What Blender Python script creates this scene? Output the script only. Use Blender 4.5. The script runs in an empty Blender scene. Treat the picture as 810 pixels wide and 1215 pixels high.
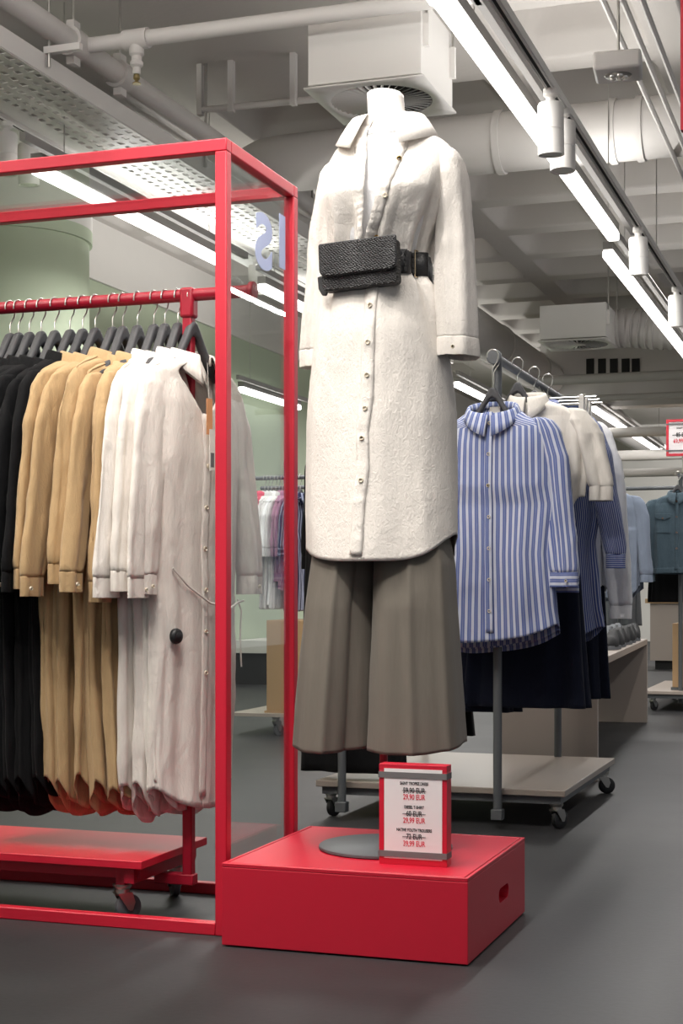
import bpy, bmesh, math, random
import numpy as np
from mathutils import Vector, Matrix, noise as mnoise

# ------------------------------------------------------------------ camera, world, lights, exposure
SC = bpy.context.scene
COL = SC.collection
PI = math.pi
YAW, F, HOR, CAMH = math.radians(19.06), 1809.0, 700.0, 0.9      # pixels of an 810 x 1215 frame
CY, SY = math.cos(YAW), math.sin(YAW)

def srgb(h):
    if isinstance(h, str):
        c = [int(h[i:i + 2], 16) / 255 for i in (0, 2, 4)]
    else:
        c = [v / 255 for v in h]
    return [v / 12.92 if v <= .04045 else ((v + .055) / 1.055) ** 2.4 for v in c] + [1.0]

cam = bpy.data.cameras.new('camera')
cam.sensor_width = 36.0
cam.lens = 36.0 * F / 1215.0
cam.shift_y = (HOR - 607.5) / 1215.0
cam_o = bpy.data.objects.new('camera', cam)
cam_o.location = (0, 0, CAMH)
cam_o.rotation_euler = (PI / 2, 0, YAW)
COL.objects.link(cam_o)
SC.camera = cam_o

SC.view_settings.view_transform = 'Standard'
SC.view_settings.look = 'None'
SC.view_settings.gamma = 1.0
SC.view_settings.use_curve_mapping = False
SC.view_settings.exposure = 0.0
SC.cycles.use_denoising = True
SC.cycles.max_bounces = 8
SC.cycles.transparent_max_bounces = 16
SC.cycles.caustics_reflective = False
SC.cycles.caustics_refractive = False
SC.cycles.sample_clamp_indirect = 6.0

world = bpy.data.worlds.new('world')
SC.world = world
world.use_nodes = True
world.node_tree.nodes['Background'].inputs[0].default_value = (0.93, 0.95, 1.0, 1)
world.node_tree.nodes['Background'].inputs[1].default_value = 0.4

def spot(loc, target, power, size=40, blend=.5, radius=.05, col=(1, .95, .88)):
    l = bpy.data.lights.new('spot', 'SPOT')
    l.energy, l.spot_size, l.spot_blend, l.shadow_soft_size, l.color = power, math.radians(size), blend, radius, col
    o = bpy.data.objects.new('spot', l)
    o.location = loc
    o.rotation_euler = (Vector(target) - Vector(loc)).to_track_quat('-Z', 'Y').to_euler()
    COL.objects.link(o)

# shop track lamps in front of the window, outside the frame; podium spot added
spot((-1.62, 2.95, 2.98), (-1.24, 3.82, 1.5), 44, 62, .8, .03)
spot((-0.72, 2.9, 2.98), (-1.22, 3.82, 1.5), 20, 62, .8, .03)
spot((-2.35, 1.3, 2.9), (-1.26, 3.78, 1.95), 26, 34, 1.0, .04)
spot((-0.35, 1.5, 2.9), (-1.2, 3.8, 1.6), 14, 42, .8, .04)
spot((-2.6, 1.7, 2.9), (-1.95, 3.8, .95), 60, 48, .8, .05)
spot((-0.9, 2.3, 2.9), (-1.2, 3.75, .2), 110, 34, .8, .05)  # extra spot added to brighten the podium top
spot((-1.2, 2.4, 2.9), (-1.75, 3.8, 1.2), 46, 46, .8, .05)
spot((-3.3, 2.4, 2.9), (-2.2, 3.85, 1.0), 50, 50, .8, .05)
spot((-1.15, 3.2, 2.75), (-1.35, 5.6, 1.3), 36, 46, .8, .05)
spot((-0.5, 7.0, 2.8), (-1.1, 9.5, .9), 60, 55, .8, .05)

def area(loc, rot, sx, sy, power, col=(1, .98, .95)):
    l = bpy.data.lights.new('strip_or_fill_light', 'AREA')
    l.shape, l.size, l.size_y, l.energy, l.color = 'RECTANGLE', sx, sy, power, col
    o = bpy.data.objects.new('strip_or_fill_light', l)
    o.location, o.rotation_euler = loc, rot
    COL.objects.link(o)

# ------------------------------------------------------------------ helpers
def pt(px, py, h):
    """world point seen at a pixel, at the height h"""
    z = F * (CAMH - h) / (py - HOR)
    xc = (px - 405.0) / F * z
    return Vector((xc * CY - z * SY, z * CY + xc * SY, h))

def on_y(px, y):
    """x of the point on the plane Y = y seen at column px"""
    k = (px - 405.0) / F
    return y * (CY * k - SY) / (CY + SY * k)

def zc(x, y):
    return -x * SY + y * CY

def hgt(py, x, y):
    return CAMH + (HOR - py) / F * zc(x, y)

def link(name, data, parent=None):
    o = bpy.data.objects.new(name, data)
    COL.objects.link(o)
    if parent is not None:
        o.parent = parent
    return o

def tag(o, label=None, cat=None, group=None, kind=None):
    if label: o['label'] = label
    if cat: o['category'] = cat
    if group: o['group'] = group
    if kind: o['kind'] = kind
    return o

def thing(name, label, cat, loc=(0, 0, 0), rz=0, group=None):
    o = link(name, None)
    o.location = loc
    o.rotation_euler = (0, 0, rz)
    o.empty_display_size = .1
    return tag(o, label, cat, group)

def mesh_obj(name, verts, faces, mat, parent=None, smooth=False):
    me = bpy.data.meshes.new(name)
    me.from_pydata([tuple(v) for v in verts], [], faces)
    if mat: me.materials.append(mat)
    if smooth: me.shade_smooth()
    return link(name, me, parent)

class MB:
    """collects solid shapes into one mesh"""
    def __init__(s): s.v, s.f, s.sm = [], [], []
    def add(s, vs, fs, sm=False):
        n = len(s.v)
        s.v += [tuple(v) for v in vs]
        s.f += [tuple(i + n for i in f) for f in fs]
        s.sm += [sm] * len(fs)
        return s
    def box(s, x0, x1, y0, y1, z0, z1, M=None):
        vs = [Vector((x, y, z)) for z in (z0, z1) for y in (y0, y1) for x in (x0, x1)]
        if M is not None: vs = [M @ v for v in vs]
        return s.add(vs, [(0, 2, 3, 1), (4, 5, 7, 6), (0, 1, 5, 4), (2, 6, 7, 3), (0, 4, 6, 2), (1, 3, 7, 5)])
    def tube(s, pts, r, n=12, caps=True, sm=True):
        pts = [Vector(p) for p in pts]
        rs = r if isinstance(r, (list, tuple)) else [r] * len(pts)
        vs, fs = [], []
        t0 = (pts[1] - pts[0]).normalized()
        up = Vector((0, 0, 1)) if abs(t0.z) < .9 else Vector((1, 0, 0))
        a = t0.cross(up).normalized()
        for i, p in enumerate(pts):
            t = (pts[min(i + 1, len(pts) - 1)] - pts[max(i - 1, 0)]).normalized()
            a = (a - t * a.dot(t)).normalized()
            b = t.cross(a)
            for k in range(n):
                w = 2 * PI * k / n
                vs.append(p + (a * math.cos(w) + b * math.sin(w)) * rs[i])
        for i in range(len(pts) - 1):
            for k in range(n):
                k2 = (k + 1) % n
                fs.append((i * n + k, i * n + k2, (i + 1) * n + k2, (i + 1) * n + k))
        s.add(vs, fs, sm)
        if caps:
            m = len(s.v) - len(vs)
            s.f += [tuple(m + k for k in range(n))[::-1], tuple(m + (len(pts) - 1) * n + k for k in range(n))]
            s.sm += [False, False]
        return s
    def lathe(s, prof, n=24, c=(0, 0, 0), M=None, sm=True):
        """profile of (radius, z)"""
        vs = []
        for r, z in prof:
            for k in range(n):
                w = 2 * PI * k / n
                v = Vector((r * math.cos(w), r * math.sin(w), z))
                if M is not None: v = M @ v
                vs.append(v + Vector(c))
        fs = []
        for i in range(len(prof) - 1):
            for k in range(n):
                k2 = (k + 1) % n
                fs.append((i * n + k, i * n + k2, (i + 1) * n + k2, (i + 1) * n + k))
        s.add(vs, fs, sm)
        m = len(s.v) - len(vs)
        if prof[0][0] > 1e-6: s.f.append(tuple(m + k for k in range(n))[::-1]); s.sm.append(False)
        if prof[-1][0] > 1e-6: s.f.append(tuple(m + (len(prof) - 1) * n + k for k in range(n))); s.sm.append(False)
        return s
    def prism(s, outline, d0, d1, M=None, sm=False):
        """outline in (x, z), from depth d0 to d1 along y"""
        n = len(outline)
        vs = [Vector((x, d, z)) for d in (d0, d1) for x, z in outline]
        if M is not None: vs = [M @ v for v in vs]
        fs = [tuple(range(n)), tuple(range(n, 2 * n))[::-1]]
        s.add(vs, fs)
        m = len(s.v) - 2 * n
        for k in range(n):
            k2 = (k + 1) % n
            s.f.append((m + k2, m + k, m + n + k, m + n + k2)); s.sm.append(sm)
        return s
    def build(s, name, mat, parent=None, bevel=0, seg=2):
        me = bpy.data.meshes.new(name)
        me.from_pydata(s.v, [], s.f)
        me.polygons.foreach_set('use_smooth', s.sm)
        if mat: me.materials.append(mat)
        me.update()
        bm = bmesh.new(); bm.from_mesh(me)
        bmesh.ops.recalc_face_normals(bm, faces=bm.faces)
        bm.to_mesh(me); bm.free()
        me.set_sharp_from_angle(angle=math.radians(40))
        o = link(name, me, parent)
        if bevel:
            md = o.modifiers.new('bevel', 'BEVEL')
            md.width, md.segments, md.limit_method, md.angle_limit = bevel, seg, 'ANGLE', math.radians(40)
            md.harden_normals = False
        return o

def copy_tree(o, parent=None):
    c = o.copy()
    COL.objects.link(c)
    c.parent = parent
    for ch in list(o.children): copy_tree(ch, c)
    return c

# ------------------------------------------------------------------ materials
def new_mat(name):
    m = bpy.data.materials.new(name)
    m.use_nodes = True
    nt = m.node_tree
    return m, nt, nt.nodes['Principled BSDF']

def node(nt, kind, **kw):
    n = nt.nodes.new(kind)
    for k, v in kw.items():
        if k.startswith('i_'):
            n.inputs[k[2:].replace('_', ' ')].default_value = v
        else:
            setattr(n, k, v)
    return n

def plain(name, col, rough=.5, metal=0, var=.06, scale=6, bump=0, bscale=200, coat=0, spec=.5):
    m, nt, b = new_mat(name)
    c = srgb(col)
    tc = node(nt, 'ShaderNodeTexCoord')
    nz = node(nt, 'ShaderNodeTexNoise', i_Scale=scale, i_Detail=4.0)
    nt.links.new(tc.outputs['Object'], nz.inputs['Vector'])
    mx = node(nt, 'ShaderNodeMix', data_type='RGBA')
    mx.inputs[6].default_value = [v * (1 - var) for v in c[:3]] + [1]
    mx.inputs[7].default_value = [min(1, v * (1 + var)) for v in c[:3]] + [1]
    nt.links.new(nz.outputs['Fac'], mx.inputs[0])
    nt.links.new(mx.outputs[2], b.inputs['Base Color'])
    b.inputs['Roughness'].default_value = rough
    b.inputs['Metallic'].default_value = metal
    b.inputs['Specular IOR Level'].default_value = spec
    if coat: b.inputs['Coat Weight'].default_value = coat
    if bump:
        n2 = node(nt, 'ShaderNodeTexNoise', i_Scale=bscale, i_Detail=3.0)
        nt.links.new(tc.outputs['Object'], n2.inputs['Vector'])
        bp = node(nt, 'ShaderNodeBump', i_Strength=bump, i_Distance=.01)
        nt.links.new(n2.outputs['Fac'], bp.inputs['Height'])
        nt.links.new(bp.outputs['Normal'], b.inputs['Normal'])
    return m

def cloth(name, col, col2=None, stripes=None, crease=.5, cscale=7.0, weave=.25, rough=.9, sheen=.15, var=.07, vstretch=.4, dist=.006, fine=.007):
    """woven cloth: slub colour, weave relief and crumpled creases; stripes run along the grain (UV)"""
    m, nt, b = new_mat(name)
    c = srgb(col)
    tc = node(nt, 'ShaderNodeTexCoord')
    mp = node(nt, 'ShaderNodeMapping')
    mp.inputs['Scale'].default_value = (1, 1, .12)
    nt.links.new(tc.outputs['Object'], mp.inputs['Vector'])
    slub = node(nt, 'ShaderNodeTexNoise', i_Scale=160.0, i_Detail=2.0)
    nt.links.new(mp.outputs[0], slub.inputs['Vector'])
    mx = node(nt, 'ShaderNodeMix', data_type='RGBA')
    mx.inputs[6].default_value = [v * (1 - var) for v in c[:3]] + [1]
    mx.inputs[7].default_value = [min(1, v * (1 + var)) for v in c[:3]] + [1]
    nt.links.new(slub.outputs['Fac'], mx.inputs[0])
    out = mx.outputs[2]
    if stripes:
        period, duty = stripes
        uv = node(nt, 'ShaderNodeUVMap')
        sp = node(nt, 'ShaderNodeSeparateXYZ')
        nt.links.new(uv.outputs[0], sp.inputs[0])
        dv = node(nt, 'ShaderNodeMath', operation='DIVIDE'); dv.inputs[1].default_value = period
        nt.links.new(sp.outputs[0], dv.inputs[0])
        fr = node(nt, 'ShaderNodeMath', operation='FRACT')
        nt.links.new(dv.outputs[0], fr.inputs[0])
        ramp = node(nt, 'ShaderNodeValToRGB')
        e = ramp.color_ramp.elements
        e[0].position, e[0].color = 0, (0, 0, 0, 1)
        e[1].position, e[1].color = 1, (0, 0, 0, 1)
        for p, v in ((.08, 0), (.14, 1), (.14 + duty * .42, 1), (.14 + duty * .46, .55), (.14 + duty * .54, .55), (.14 + duty * .58, 1), (.14 + duty, 1), (.20 + duty, 0)):
            q = e.new(min(p, .995)); q.color = (v, v, v, 1)
        nt.links.new(fr.outputs[0], ramp.inputs[0])
        m2 = node(nt, 'ShaderNodeMix', data_type='RGBA')
        nt.links.new(ramp.outputs[0], m2.inputs[0])
        nt.links.new(out, m2.inputs[6])
        m2.inputs[7].default_value = srgb(col2)
        out = m2.outputs[2]
    elif col2:
        n3 = node(nt, 'ShaderNodeTexNoise', i_Scale=9.0, i_Detail=5.0)
        nt.links.new(tc.outputs['Object'], n3.inputs['Vector'])
        m2 = node(nt, 'ShaderNodeMix', data_type='RGBA')
        nt.links.new(n3.outputs['Fac'], m2.inputs[0])
        nt.links.new(out, m2.inputs[6])
        m2.inputs[7].default_value = srgb(col2)
        out = m2.outputs[2]
    nt.links.new(out, b.inputs['Base Color'])
    b.inputs['Roughness'].default_value = rough
    b.inputs['Specular IOR Level'].default_value = .2
    b.inputs['Sheen Weight'].default_value = sheen
    mp2 = node(nt, 'ShaderNodeMapping')
    mp2.inputs['Scale'].default_value = (1, 1, vstretch)
    nt.links.new(tc.outputs['Object'], mp2.inputs['Vector'])
    wr = node(nt, 'ShaderNodeTexNoise', noise_type='RIDGED_MULTIFRACTAL', i_Scale=cscale, i_Detail=3.0, i_Distortion=.6)
    nt.links.new(mp2.outputs[0], wr.inputs['Vector'])
    b1 = node(nt, 'ShaderNodeBump', i_Strength=crease, i_Distance=dist)
    nt.links.new(wr.outputs['Fac'], b1.inputs['Height'])
    cr = node(nt, 'ShaderNodeTexNoise', i_Scale=cscale * 4.5, i_Detail=5.0, i_Roughness=.62, i_Distortion=1.2)
    nt.links.new(mp2.outputs[0], cr.inputs['Vector'])
    b0 = node(nt, 'ShaderNodeBump', i_Strength=min(1, crease * 1.5), i_Distance=fine)
    nt.links.new(cr.outputs['Fac'], b0.inputs['Height'])
    nt.links.new(b0.outputs['Normal'], b1.inputs['Normal'])
    b2 = node(nt, 'ShaderNodeBump', i_Strength=weave, i_Distance=.002)
    nt.links.new(slub.outputs['Fac'], b2.inputs['Height'])
    nt.links.new(b1.outputs['Normal'], b2.inputs['Normal'])
    nt.links.new(b2.outputs['Normal'], b.inputs['Normal'])
    return m

def glass_mat(name, tint=(.97, .99, .98), gain=1.0):
    m, nt, b = new_mat(name)
    nt.nodes.remove(b)
    out = nt.nodes['Material Output']
    tr = node(nt, 'ShaderNodeBsdfTransparent'); tr.inputs[0].default_value = (*tint, 1)
    gl = node(nt, 'ShaderNodeBsdfGlossy'); gl.inputs['Roughness'].default_value = .01
    fr = node(nt, 'ShaderNodeFresnel'); fr.inputs['IOR'].default_value = 1.5
    ml = node(nt, 'ShaderNodeMath', operation='MULTIPLY'); ml.inputs[1].default_value = gain
    ge = node(nt, 'ShaderNodeNewGeometry')
    mr = node(nt, 'ShaderNodeMapRange', i_To_Min=1.5, i_To_Max=1 / 1.5)      # same reflectance on both faces of the pane
    nt.links.new(ge.outputs['Backfacing'], mr.inputs[0])
    nt.links.new(mr.outputs[0], fr.inputs['IOR'])
    nt.links.new(fr.outputs[0], ml.inputs[0])
    mx = node(nt, 'ShaderNodeMixShader')
    nt.links.new(ml.outputs[0], mx.inputs[0])
    nt.links.new(tr.outputs[0], mx.inputs[1])
    nt.links.new(gl.outputs[0], mx.inputs[2])
    nt.links.new(mx.outputs[0], out.inputs[0])
    return m

def emit(name, col, strength):
    m, nt, b = new_mat(name)
    b.inputs['Base Color'].default_value = (.8, .8, .8, 1)
    b.inputs['Emission Color'].default_value = (*col, 1)
    b.inputs['Emission Strength'].default_value = strength
    return m

def floor_mat():
    m, nt, b = new_mat('dark_vinyl')
    tc = node(nt, 'ShaderNodeTexCoord')
    n1 = node(nt, 'ShaderNodeTexNoise', i_Scale=1.3, i_Detail=6.0, i_Roughness=.65)
    nt.links.new(tc.outputs['Object'], n1.inputs['Vector'])
    r = node(nt, 'ShaderNodeValToRGB')
    r.color_ramp.elements[0].position, r.color_ramp.elements[0].color = .3, srgb('2f2f31')
    r.color_ramp.elements[1].position, r.color_ramp.elements[1].color = .7, srgb('414143')
    nt.links.new(n1.outputs['Fac'], r.inputs[0])
    n2 = node(nt, 'ShaderNodeTexNoise', i_Scale=60.0, i_Detail=4.0)
    nt.links.new(tc.outputs['Object'], n2.inputs['Vector'])
    mx = node(nt, 'ShaderNodeMix', data_type='RGBA', blend_type='MULTIPLY'); mx.inputs[0].default_value = .35
    nt.links.new(r.outputs[0], mx.inputs[6]); nt.links.new(n2.outputs['Fac'], mx.inputs[7])
    nt.links.new(mx.outputs[2], b.inputs['Base Color'])
    rr = node(nt, 'ShaderNodeMapRange', i_To_Min=.42, i_To_Max=.62)
    nt.links.new(n1.outputs['Fac'], rr.inputs[0])
    nt.links.new(rr.outputs[0], b.inputs['Roughness'])
    bp = node(nt, 'ShaderNodeBump', i_Strength=.08, i_Distance=.004)
    nt.links.new(n2.outputs['Fac'], bp.inputs['Height'])
    nt.links.new(bp.outputs[0], b.inputs['Normal'])
    b.inputs['Specular IOR Level'].default_value = .35
    return m

def snake_mat():
    m, nt, b = new_mat('snake_leather')
    tc = node(nt, 'ShaderNodeTexCoord')
    mp = node(nt, 'ShaderNodeMapping'); mp.inputs['Scale'].default_value = (1, 1, 1.7)
    mp.inputs['Rotation'].default_value = (0, .5, 0)
    nt.links.new(tc.outputs['Object'], mp.inputs[0])
    v = node(nt, 'ShaderNodeTexVoronoi', i_Scale=140.0, i_Randomness=.35)
    nt.links.new(mp.outputs[0], v.inputs['Vector'])
    bp = node(nt, 'ShaderNodeBump', i_Strength=1.0, i_Distance=.005, invert=True)
    nt.links.new(v.outputs['Distance'], bp.inputs['Height'])
    nt.links.new(bp.outputs[0], b.inputs['Normal'])
    b.inputs['Base Color'].default_value = srgb('19191b')
    b.inputs['Roughness'].default_value = .45
    return m

M = dict(
    red=plain('red_lacquer', 'c41530', .42, spec=.6, var=.03),
    red_rail=plain('red_powder_coat', '9c1029', .4, spec=.45, var=.03),
    charcoal=plain('charcoal_plastic', '3d3d40', .55, bump=.1),
    steel=plain('brushed_steel', 'b5b3ae', .3, metal=1.0),
    rubber=plain('grey_rubber', '55565a', .6),
    black_rubber=plain('black_rubber', '1d1d1f', .5),
    grey_metal=plain('grey_powder_coat', '56595c', .5),
    white_metal=plain('white_metal', 'd9d6d2', .5, var=.02),
    duct=plain('painted_duct', 'c9c5c1', .6, var=.03),
    concrete=plain('painted_concrete', 'bcb7b2', .85, var=.06, scale=2.5, bump=.15, bscale=30),
    wall=plain('white_plaster', 'd8d5d0', .8, var=.02),
    green=plain('sage_paint', 'b3bfa6', .75, var=.02),
    floor=floor_mat(),
    tube=emit('lit_diffuser', (1.0, .97, .93), 6.0),
    grey_rail=plain('grey_profile', '9a9794', .5, var=.02),
    lens=plain('lamp_lens', 'e8e4dc', .2, metal=.6),
    glass=glass_mat('pane_glass'),
    roof_glass=glass_mat('roof_glass', gain=1.0),
    mannequin=plain('mannequin_white', 'ece8e4', .45, var=.01),
    white_linen=cloth('white_linen', 'e3ddd6', crease=.26, cscale=22, dist=.004, vstretch=.6, fine=.010),
    white_slub=cloth('white_slub_linen', 'e0d8d0', crease=.45, cscale=7, var=.1),
    tan_linen=cloth('tan_linen', 'b89a72', crease=.45, cscale=7, var=.1),
    black_cloth=cloth('black_viscose', '0d0d0f', crease=.35, cscale=7, sheen=.02),
    taupe=cloth('taupe_twill', '68625a', crease=.15, cscale=5, fine=.004, weave=.2, sheen=.1, rough=.75, vstretch=.15),
    blue_stripe=cloth('blue_striped_poplin', 'b9becd', '5c6a9c', stripes=(.0235, .52), crease=.35, cscale=9),
    pin_stripe=cloth('navy_pinstripe_cotton', '47568c', 'b4b9cc', stripes=(.008, .25), crease=.4, cscale=9),
    navy=cloth('navy_cotton', '131829', crease=.4, cscale=7, sheen=.04),
    cream=cloth('cream_cotton', 'd6d0c7', crease=.35, cscale=8),
    white_cotton=cloth('white_cotton', 'e6e6e8', crease=.35, cscale=8),
    chambray=cloth('light_blue_chambray', '7b8494', '6f7989', crease=.3, cscale=9),
    denim=cloth('mid_blue_denim', '384852', '4b5a63', crease=.5, cscale=11),
    dark_denim=cloth('dark_denim', '19233c', '253452', crease=.4, cscale=9),
    pink=cloth('coral_jersey', 'c9405c', crease=.3), lilac=cloth('pale_grey_jersey', 'c9c6c6', crease=.3),
    print=cloth('dark_print_jersey', '35354a', 'c88aa6', crease=.3), navy_stripe=cloth('navy_striped_jersey', '262c48', '9fa6bd', stripes=(.03, .3), crease=.3),
    brass=plain('brass_button', 'b79a5c', .35, metal=.9),
    pearl=plain('pearl_button', 'd8cdb8', .25, spec=.7),
    leather=snake_mat(),
    black_leather=plain('black_leather', '222224', .45, bump=.2, bscale=120),
    gold=plain('pale_gold', 'd8c4a4', .25, metal=1.0),
    paper=plain('sign_paper', 'e6dfe0', .6, var=.02),
    ink=plain('black_ink', '2a2628', .7), red_ink=plain('red_ink', 'd23448', .7),
    elastic=plain('grey_elastic', '6b696a', .8),
    reflected_letter=plain('pale_blue_reflection', 'bcc8ee', .5),
    beige=plain('beige_laminate', 'a89c93', .35, var=.03), shelf=plain('taupe_laminate', '8c827a', .32, var=.03),
    ply=plain('birch_ply', 'b0906a', .55, var=.08, scale=3),
    dark=plain('dark_recess', '232323', .9),
    orange=plain('kraft_tag', 'd99a6c', .7), tag_white=plain('tag_card', 'e8e2da', .7),
    shoe_grey=plain('grey_knit', '5f6266', .8), shoe_black=plain('black_knit', '1b1b1d', .7), shoe_white=plain('white_rubber', 'e3e0da', .5),
    copper=plain('copper_button', '9a6a4c', .35, metal=.8), sprinkler=plain('sprinkler_brass', '9a8a62', .4, metal=.8),
)

# ------------------------------------------------------------------ the setting
def struct(name, mb, mat, parent=None, bevel=0):
    o = mb.build(name, mat, parent, bevel)
    o['kind'] = 'structure'
    return o

CEIL = 3.8
WX = -5.75
BACK = 27.0
struct('floor', MB().box(WX, 6, -3, BACK, -.05, 0), M['floor'])
wl = struct('wall_left', MB().box(WX - .1, WX, -3, BACK, 0, 3.33), M['green'])
struct('trim_1', MB().box(WX - .1, WX + .03, -3, BACK, 3.33, CEIL), M['wall'])
struct('wall_back', MB().box(WX, 6, BACK, BACK + .1, 0, CEIL), M['wall'])
struct('baseboard_left', MB().box(WX, WX + .015, -3, BACK, 0, .1), M['wall'])

# ceiling: solid slab with a waffle of coffers, each coffer its own piece
CELL, RIM, DEEP = .95, .1, .3
X0, Y0, NX, NY = WX, 8.35, 10, 12
ce = MB()
ce.box(WX, X0 + 4 * CELL, -3, Y0, CEIL, CEIL + .1)
ce.box(X0 + 4 * CELL, X0 + NX * CELL, -3, Y0 - 5 * CELL, CEIL, CEIL + .1)
ce.box(X0 + NX * CELL, 6, -3, BACK, CEIL, CEIL + .1)
ce.box(WX, X0 + NX * CELL, Y0 + NY * CELL, BACK, CEIL, CEIL + .1)
ceiling = struct('ceiling', ce, M['concrete'])
def coffer_mesh():
    half = CELL / 2
    rings = [(half, 0, 0), (half - RIM, 0, .0), (half - RIM - .015, .02, .06), (half - RIM - .06, DEEP * .55, .12), (half - RIM - .13, DEEP * .9, .16), (half - RIM - .2, DEEP, .12)]
    vs, fs, n = [], [], 24
    for hw, z, rad in rings:
        for k in range(n):
            side, q = divmod(k, 6)
            t = q / 6
            x, y = -1 + 2 * t, -1.0
            # rounded square
            a = side * PI / 2
            px_, py_ = x * hw, y * hw
            if rad:
                cx = max(-hw + rad, min(hw - rad, px_)); cy = max(-hw + rad, min(hw - rad, py_))
                d = Vector((px_ - cx, py_ - cy))
                if d.length > 1e-6:
                    d = d.normalized() * rad
                px_, py_ = cx + d.x, cy + d.y
            vs.append((px_ * math.cos(a) - py_ * math.sin(a), px_ * math.sin(a) + py_ * math.cos(a), z))
    for i in range(len(rings) - 1):
        for k in range(n):
            k2 = (k + 1) % n
            fs.append((i * n + k2, i * n + k, (i + 1) * n + k, (i + 1) * n + k2))
    fs.append(tuple((len(rings) - 1) * n + k for k in range(n))[::-1])
    me = bpy.data.meshes.new('coffer')
    me.from_pydata(vs, [], fs)
    me.materials.append(M['concrete'])
    me.polygons.foreach_set('use_smooth', [i >= n for i in range(len(fs))])
    return me
cm = coffer_mesh()
for i in range(NX):
    for j in range(-5, NY):
        if j < 0 and i < 4: continue
        o = link('coffer', cm, ceiling)
        o.location = (X0 + (i + .5) * CELL, Y0 + (j + .5) * CELL, CEIL)

# round green column behind the red rail, white capital above
cp = pt(-40, 262, 3.2)
struct('wall_column', MB().lathe([(.5, 0), (.5, 3.12), (.52, 3.12), (.52, 3.2)], 40, (-5.2, 8.55, 0)), M['green'])
struct('trim_2', MB().lathe([(.52, 3.2), (.52, CEIL)], 40, (-5.2, 8.55, 0)), M['wall'])

# ------------------------------------------------------------------ ceiling services
def ceil_at(x, y):
    i, j = (x - X0) / CELL, (y - Y0) / CELL
    if not (0 <= i < NX and -5 <= j < NY) or (j < 0 and i < 4): return CEIL
    u, v = abs(i % 1 - .5) * CELL, abs(j % 1 - .5) * CELL
    d = CELL / 2 - RIM - max(u, v)
    return CEIL + DEEP * max(0, min(1, (d - .015) / .15))
def strip_lamp(x, y0, y1, h, label):
    t = thing('strip_lamp', label, 'lamp', (x, (y0 + y1) / 2, h))
    L = (y1 - y0) / 2
    MB().box(-.033, .033, -L, L, 0, .05).build('diffuser', M['tube'], t, .012)
    MB().box(-.03, .03, -L, L, .052, .10).build('housing', M['grey_rail'], t)
    MB().box(.06, .09, -L - .25, L + .25, .085, .125).build('track', M['grey_rail'], t)
    for s in (-1, 1):
        MB().tube([(0.03, s * L * .8, .10), (.03, s * L * .8, ceil_at(x + .03, (y0 + y1) / 2 + s * L * .8) - h)], .003, 6).build('hanging_wire', M['steel'], t)
    return t
strip_lamp(-1.39, 1.6, 5.05, 2.9, 'long lit strip lamp passing the frame top, mostly above the camera')
def ystrip(px0, py0, px1, py1, h, label, x=None):
    a, b = pt(px0, py0, h), pt(px1, py1, h)
    return strip_lamp((a.x + b.x) / 2 if x is None else x, min(a.y, b.y), max(a.y, b.y), h, label)
SL = [
    (531, 0, 721, 287, 2.9, 'long bright strip lamp crossing the ceiling right of the mannequin'),
    (736, 305, 812, 436, 2.9, 'bright strip lamp at the right edge, farther along the same row'),
    (45, 206, 258, 315, 2.9, 'bright strip lamp seen through the red frame above the clothes rail'),
    (315, 345, 400, 392, 2.9, 'strip lamp behind the glass side of the red frame, upper one'),
    (290, 465, 350, 487, 2.75, 'strip lamp near the green wall, low in the glass side of the frame'),
]
for a in SL: ystrip(*a)
b = pt(541, 459, 2.9)
strip_lamp(b.x, b.y, b.y + 4.5, 2.9, 'short piece of lit strip lamp between mannequin sleeve and blue striped shirt')
b = pt(740, 548, 2.9)
strip_lamp(-2.9, 17, 23, 2.9, 'farthest strip lamp over the denim shirts at the back')
# light the rows give (soft fill along the strips), each with an added uplight
for (x, y, L, p) in ((-1.39, 6.8, 3.6, 60), (-3.8, 8.4, 2.2, 45), (-1.42, 11.5, 4, 60), (-3.8, 12, 3, 50), (-1.4, 3.2, 3, 30), (-4, 17, 6, 70), (0.8, 10, 6, 60)):
    area((x, y, 2.885), (0, 0, 0), .06, L, p)
    area((x, y, 3.02), (PI, 0, 0), .06, L, p * (.28 if x < -3 else .42))          # added unseen uplight that brightens the ceiling

# added unseen fill lights, brightening the ceiling and the far end of the shop
area((-3.4, 2.6, 2.95), (PI, 0, 0), 2.6, 1.6, 330)
area((-0.3, 2.4, 2.95), (PI, 0, 0), 1.6, 1.6, 40)
area((-1.2, 18.5, 3.0), (0, 0, 0), 3, .3, 160)
area((-1.2, 22.5, 3.0), (PI * .3, 0, 0), 3, .3, 160)
area((-4.6, 11, 3.0), (PI, 0, 0), .3, 4, 35)

def spot_lamp(x, y, h, label, tilt=0, rz=0, s=1.0, group=None):
    t = thing('spot_lamp', label, 'spotlight', (x, y, h), rz, group)
    T = Matrix.Translation((0, 0, .22 * s)) @ Matrix.Rotation(tilt, 4, 'X') @ Matrix.Translation((0, 0, -.22 * s))
    r = .052 * s
    MB().lathe([(r * .8, .004), (r, .0), (r, .092 * s), (r * .965, .093 * s), (r * .965, .098 * s), (r, .099 * s), (r, .195 * s), (r * .9, .205 * s), (0, .205 * s)], 28, M=T).build('head', M['white_metal'], t)
    MB().lathe([(r * .55, .03), (r * .85, .003)], 24, M=T).build('reflector', M['lens'], t)
    MB().lathe([(0, .028), (r * .55, .03)], 16, M=T).build('bulb', M['steel'], t)
    MB().lathe([(.018, .205 * s), (.018, .225 * s), (.03, .235 * s), (.03, .26 * s)], 16).build('swivel', M['white_metal'], t)
    return t
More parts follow.
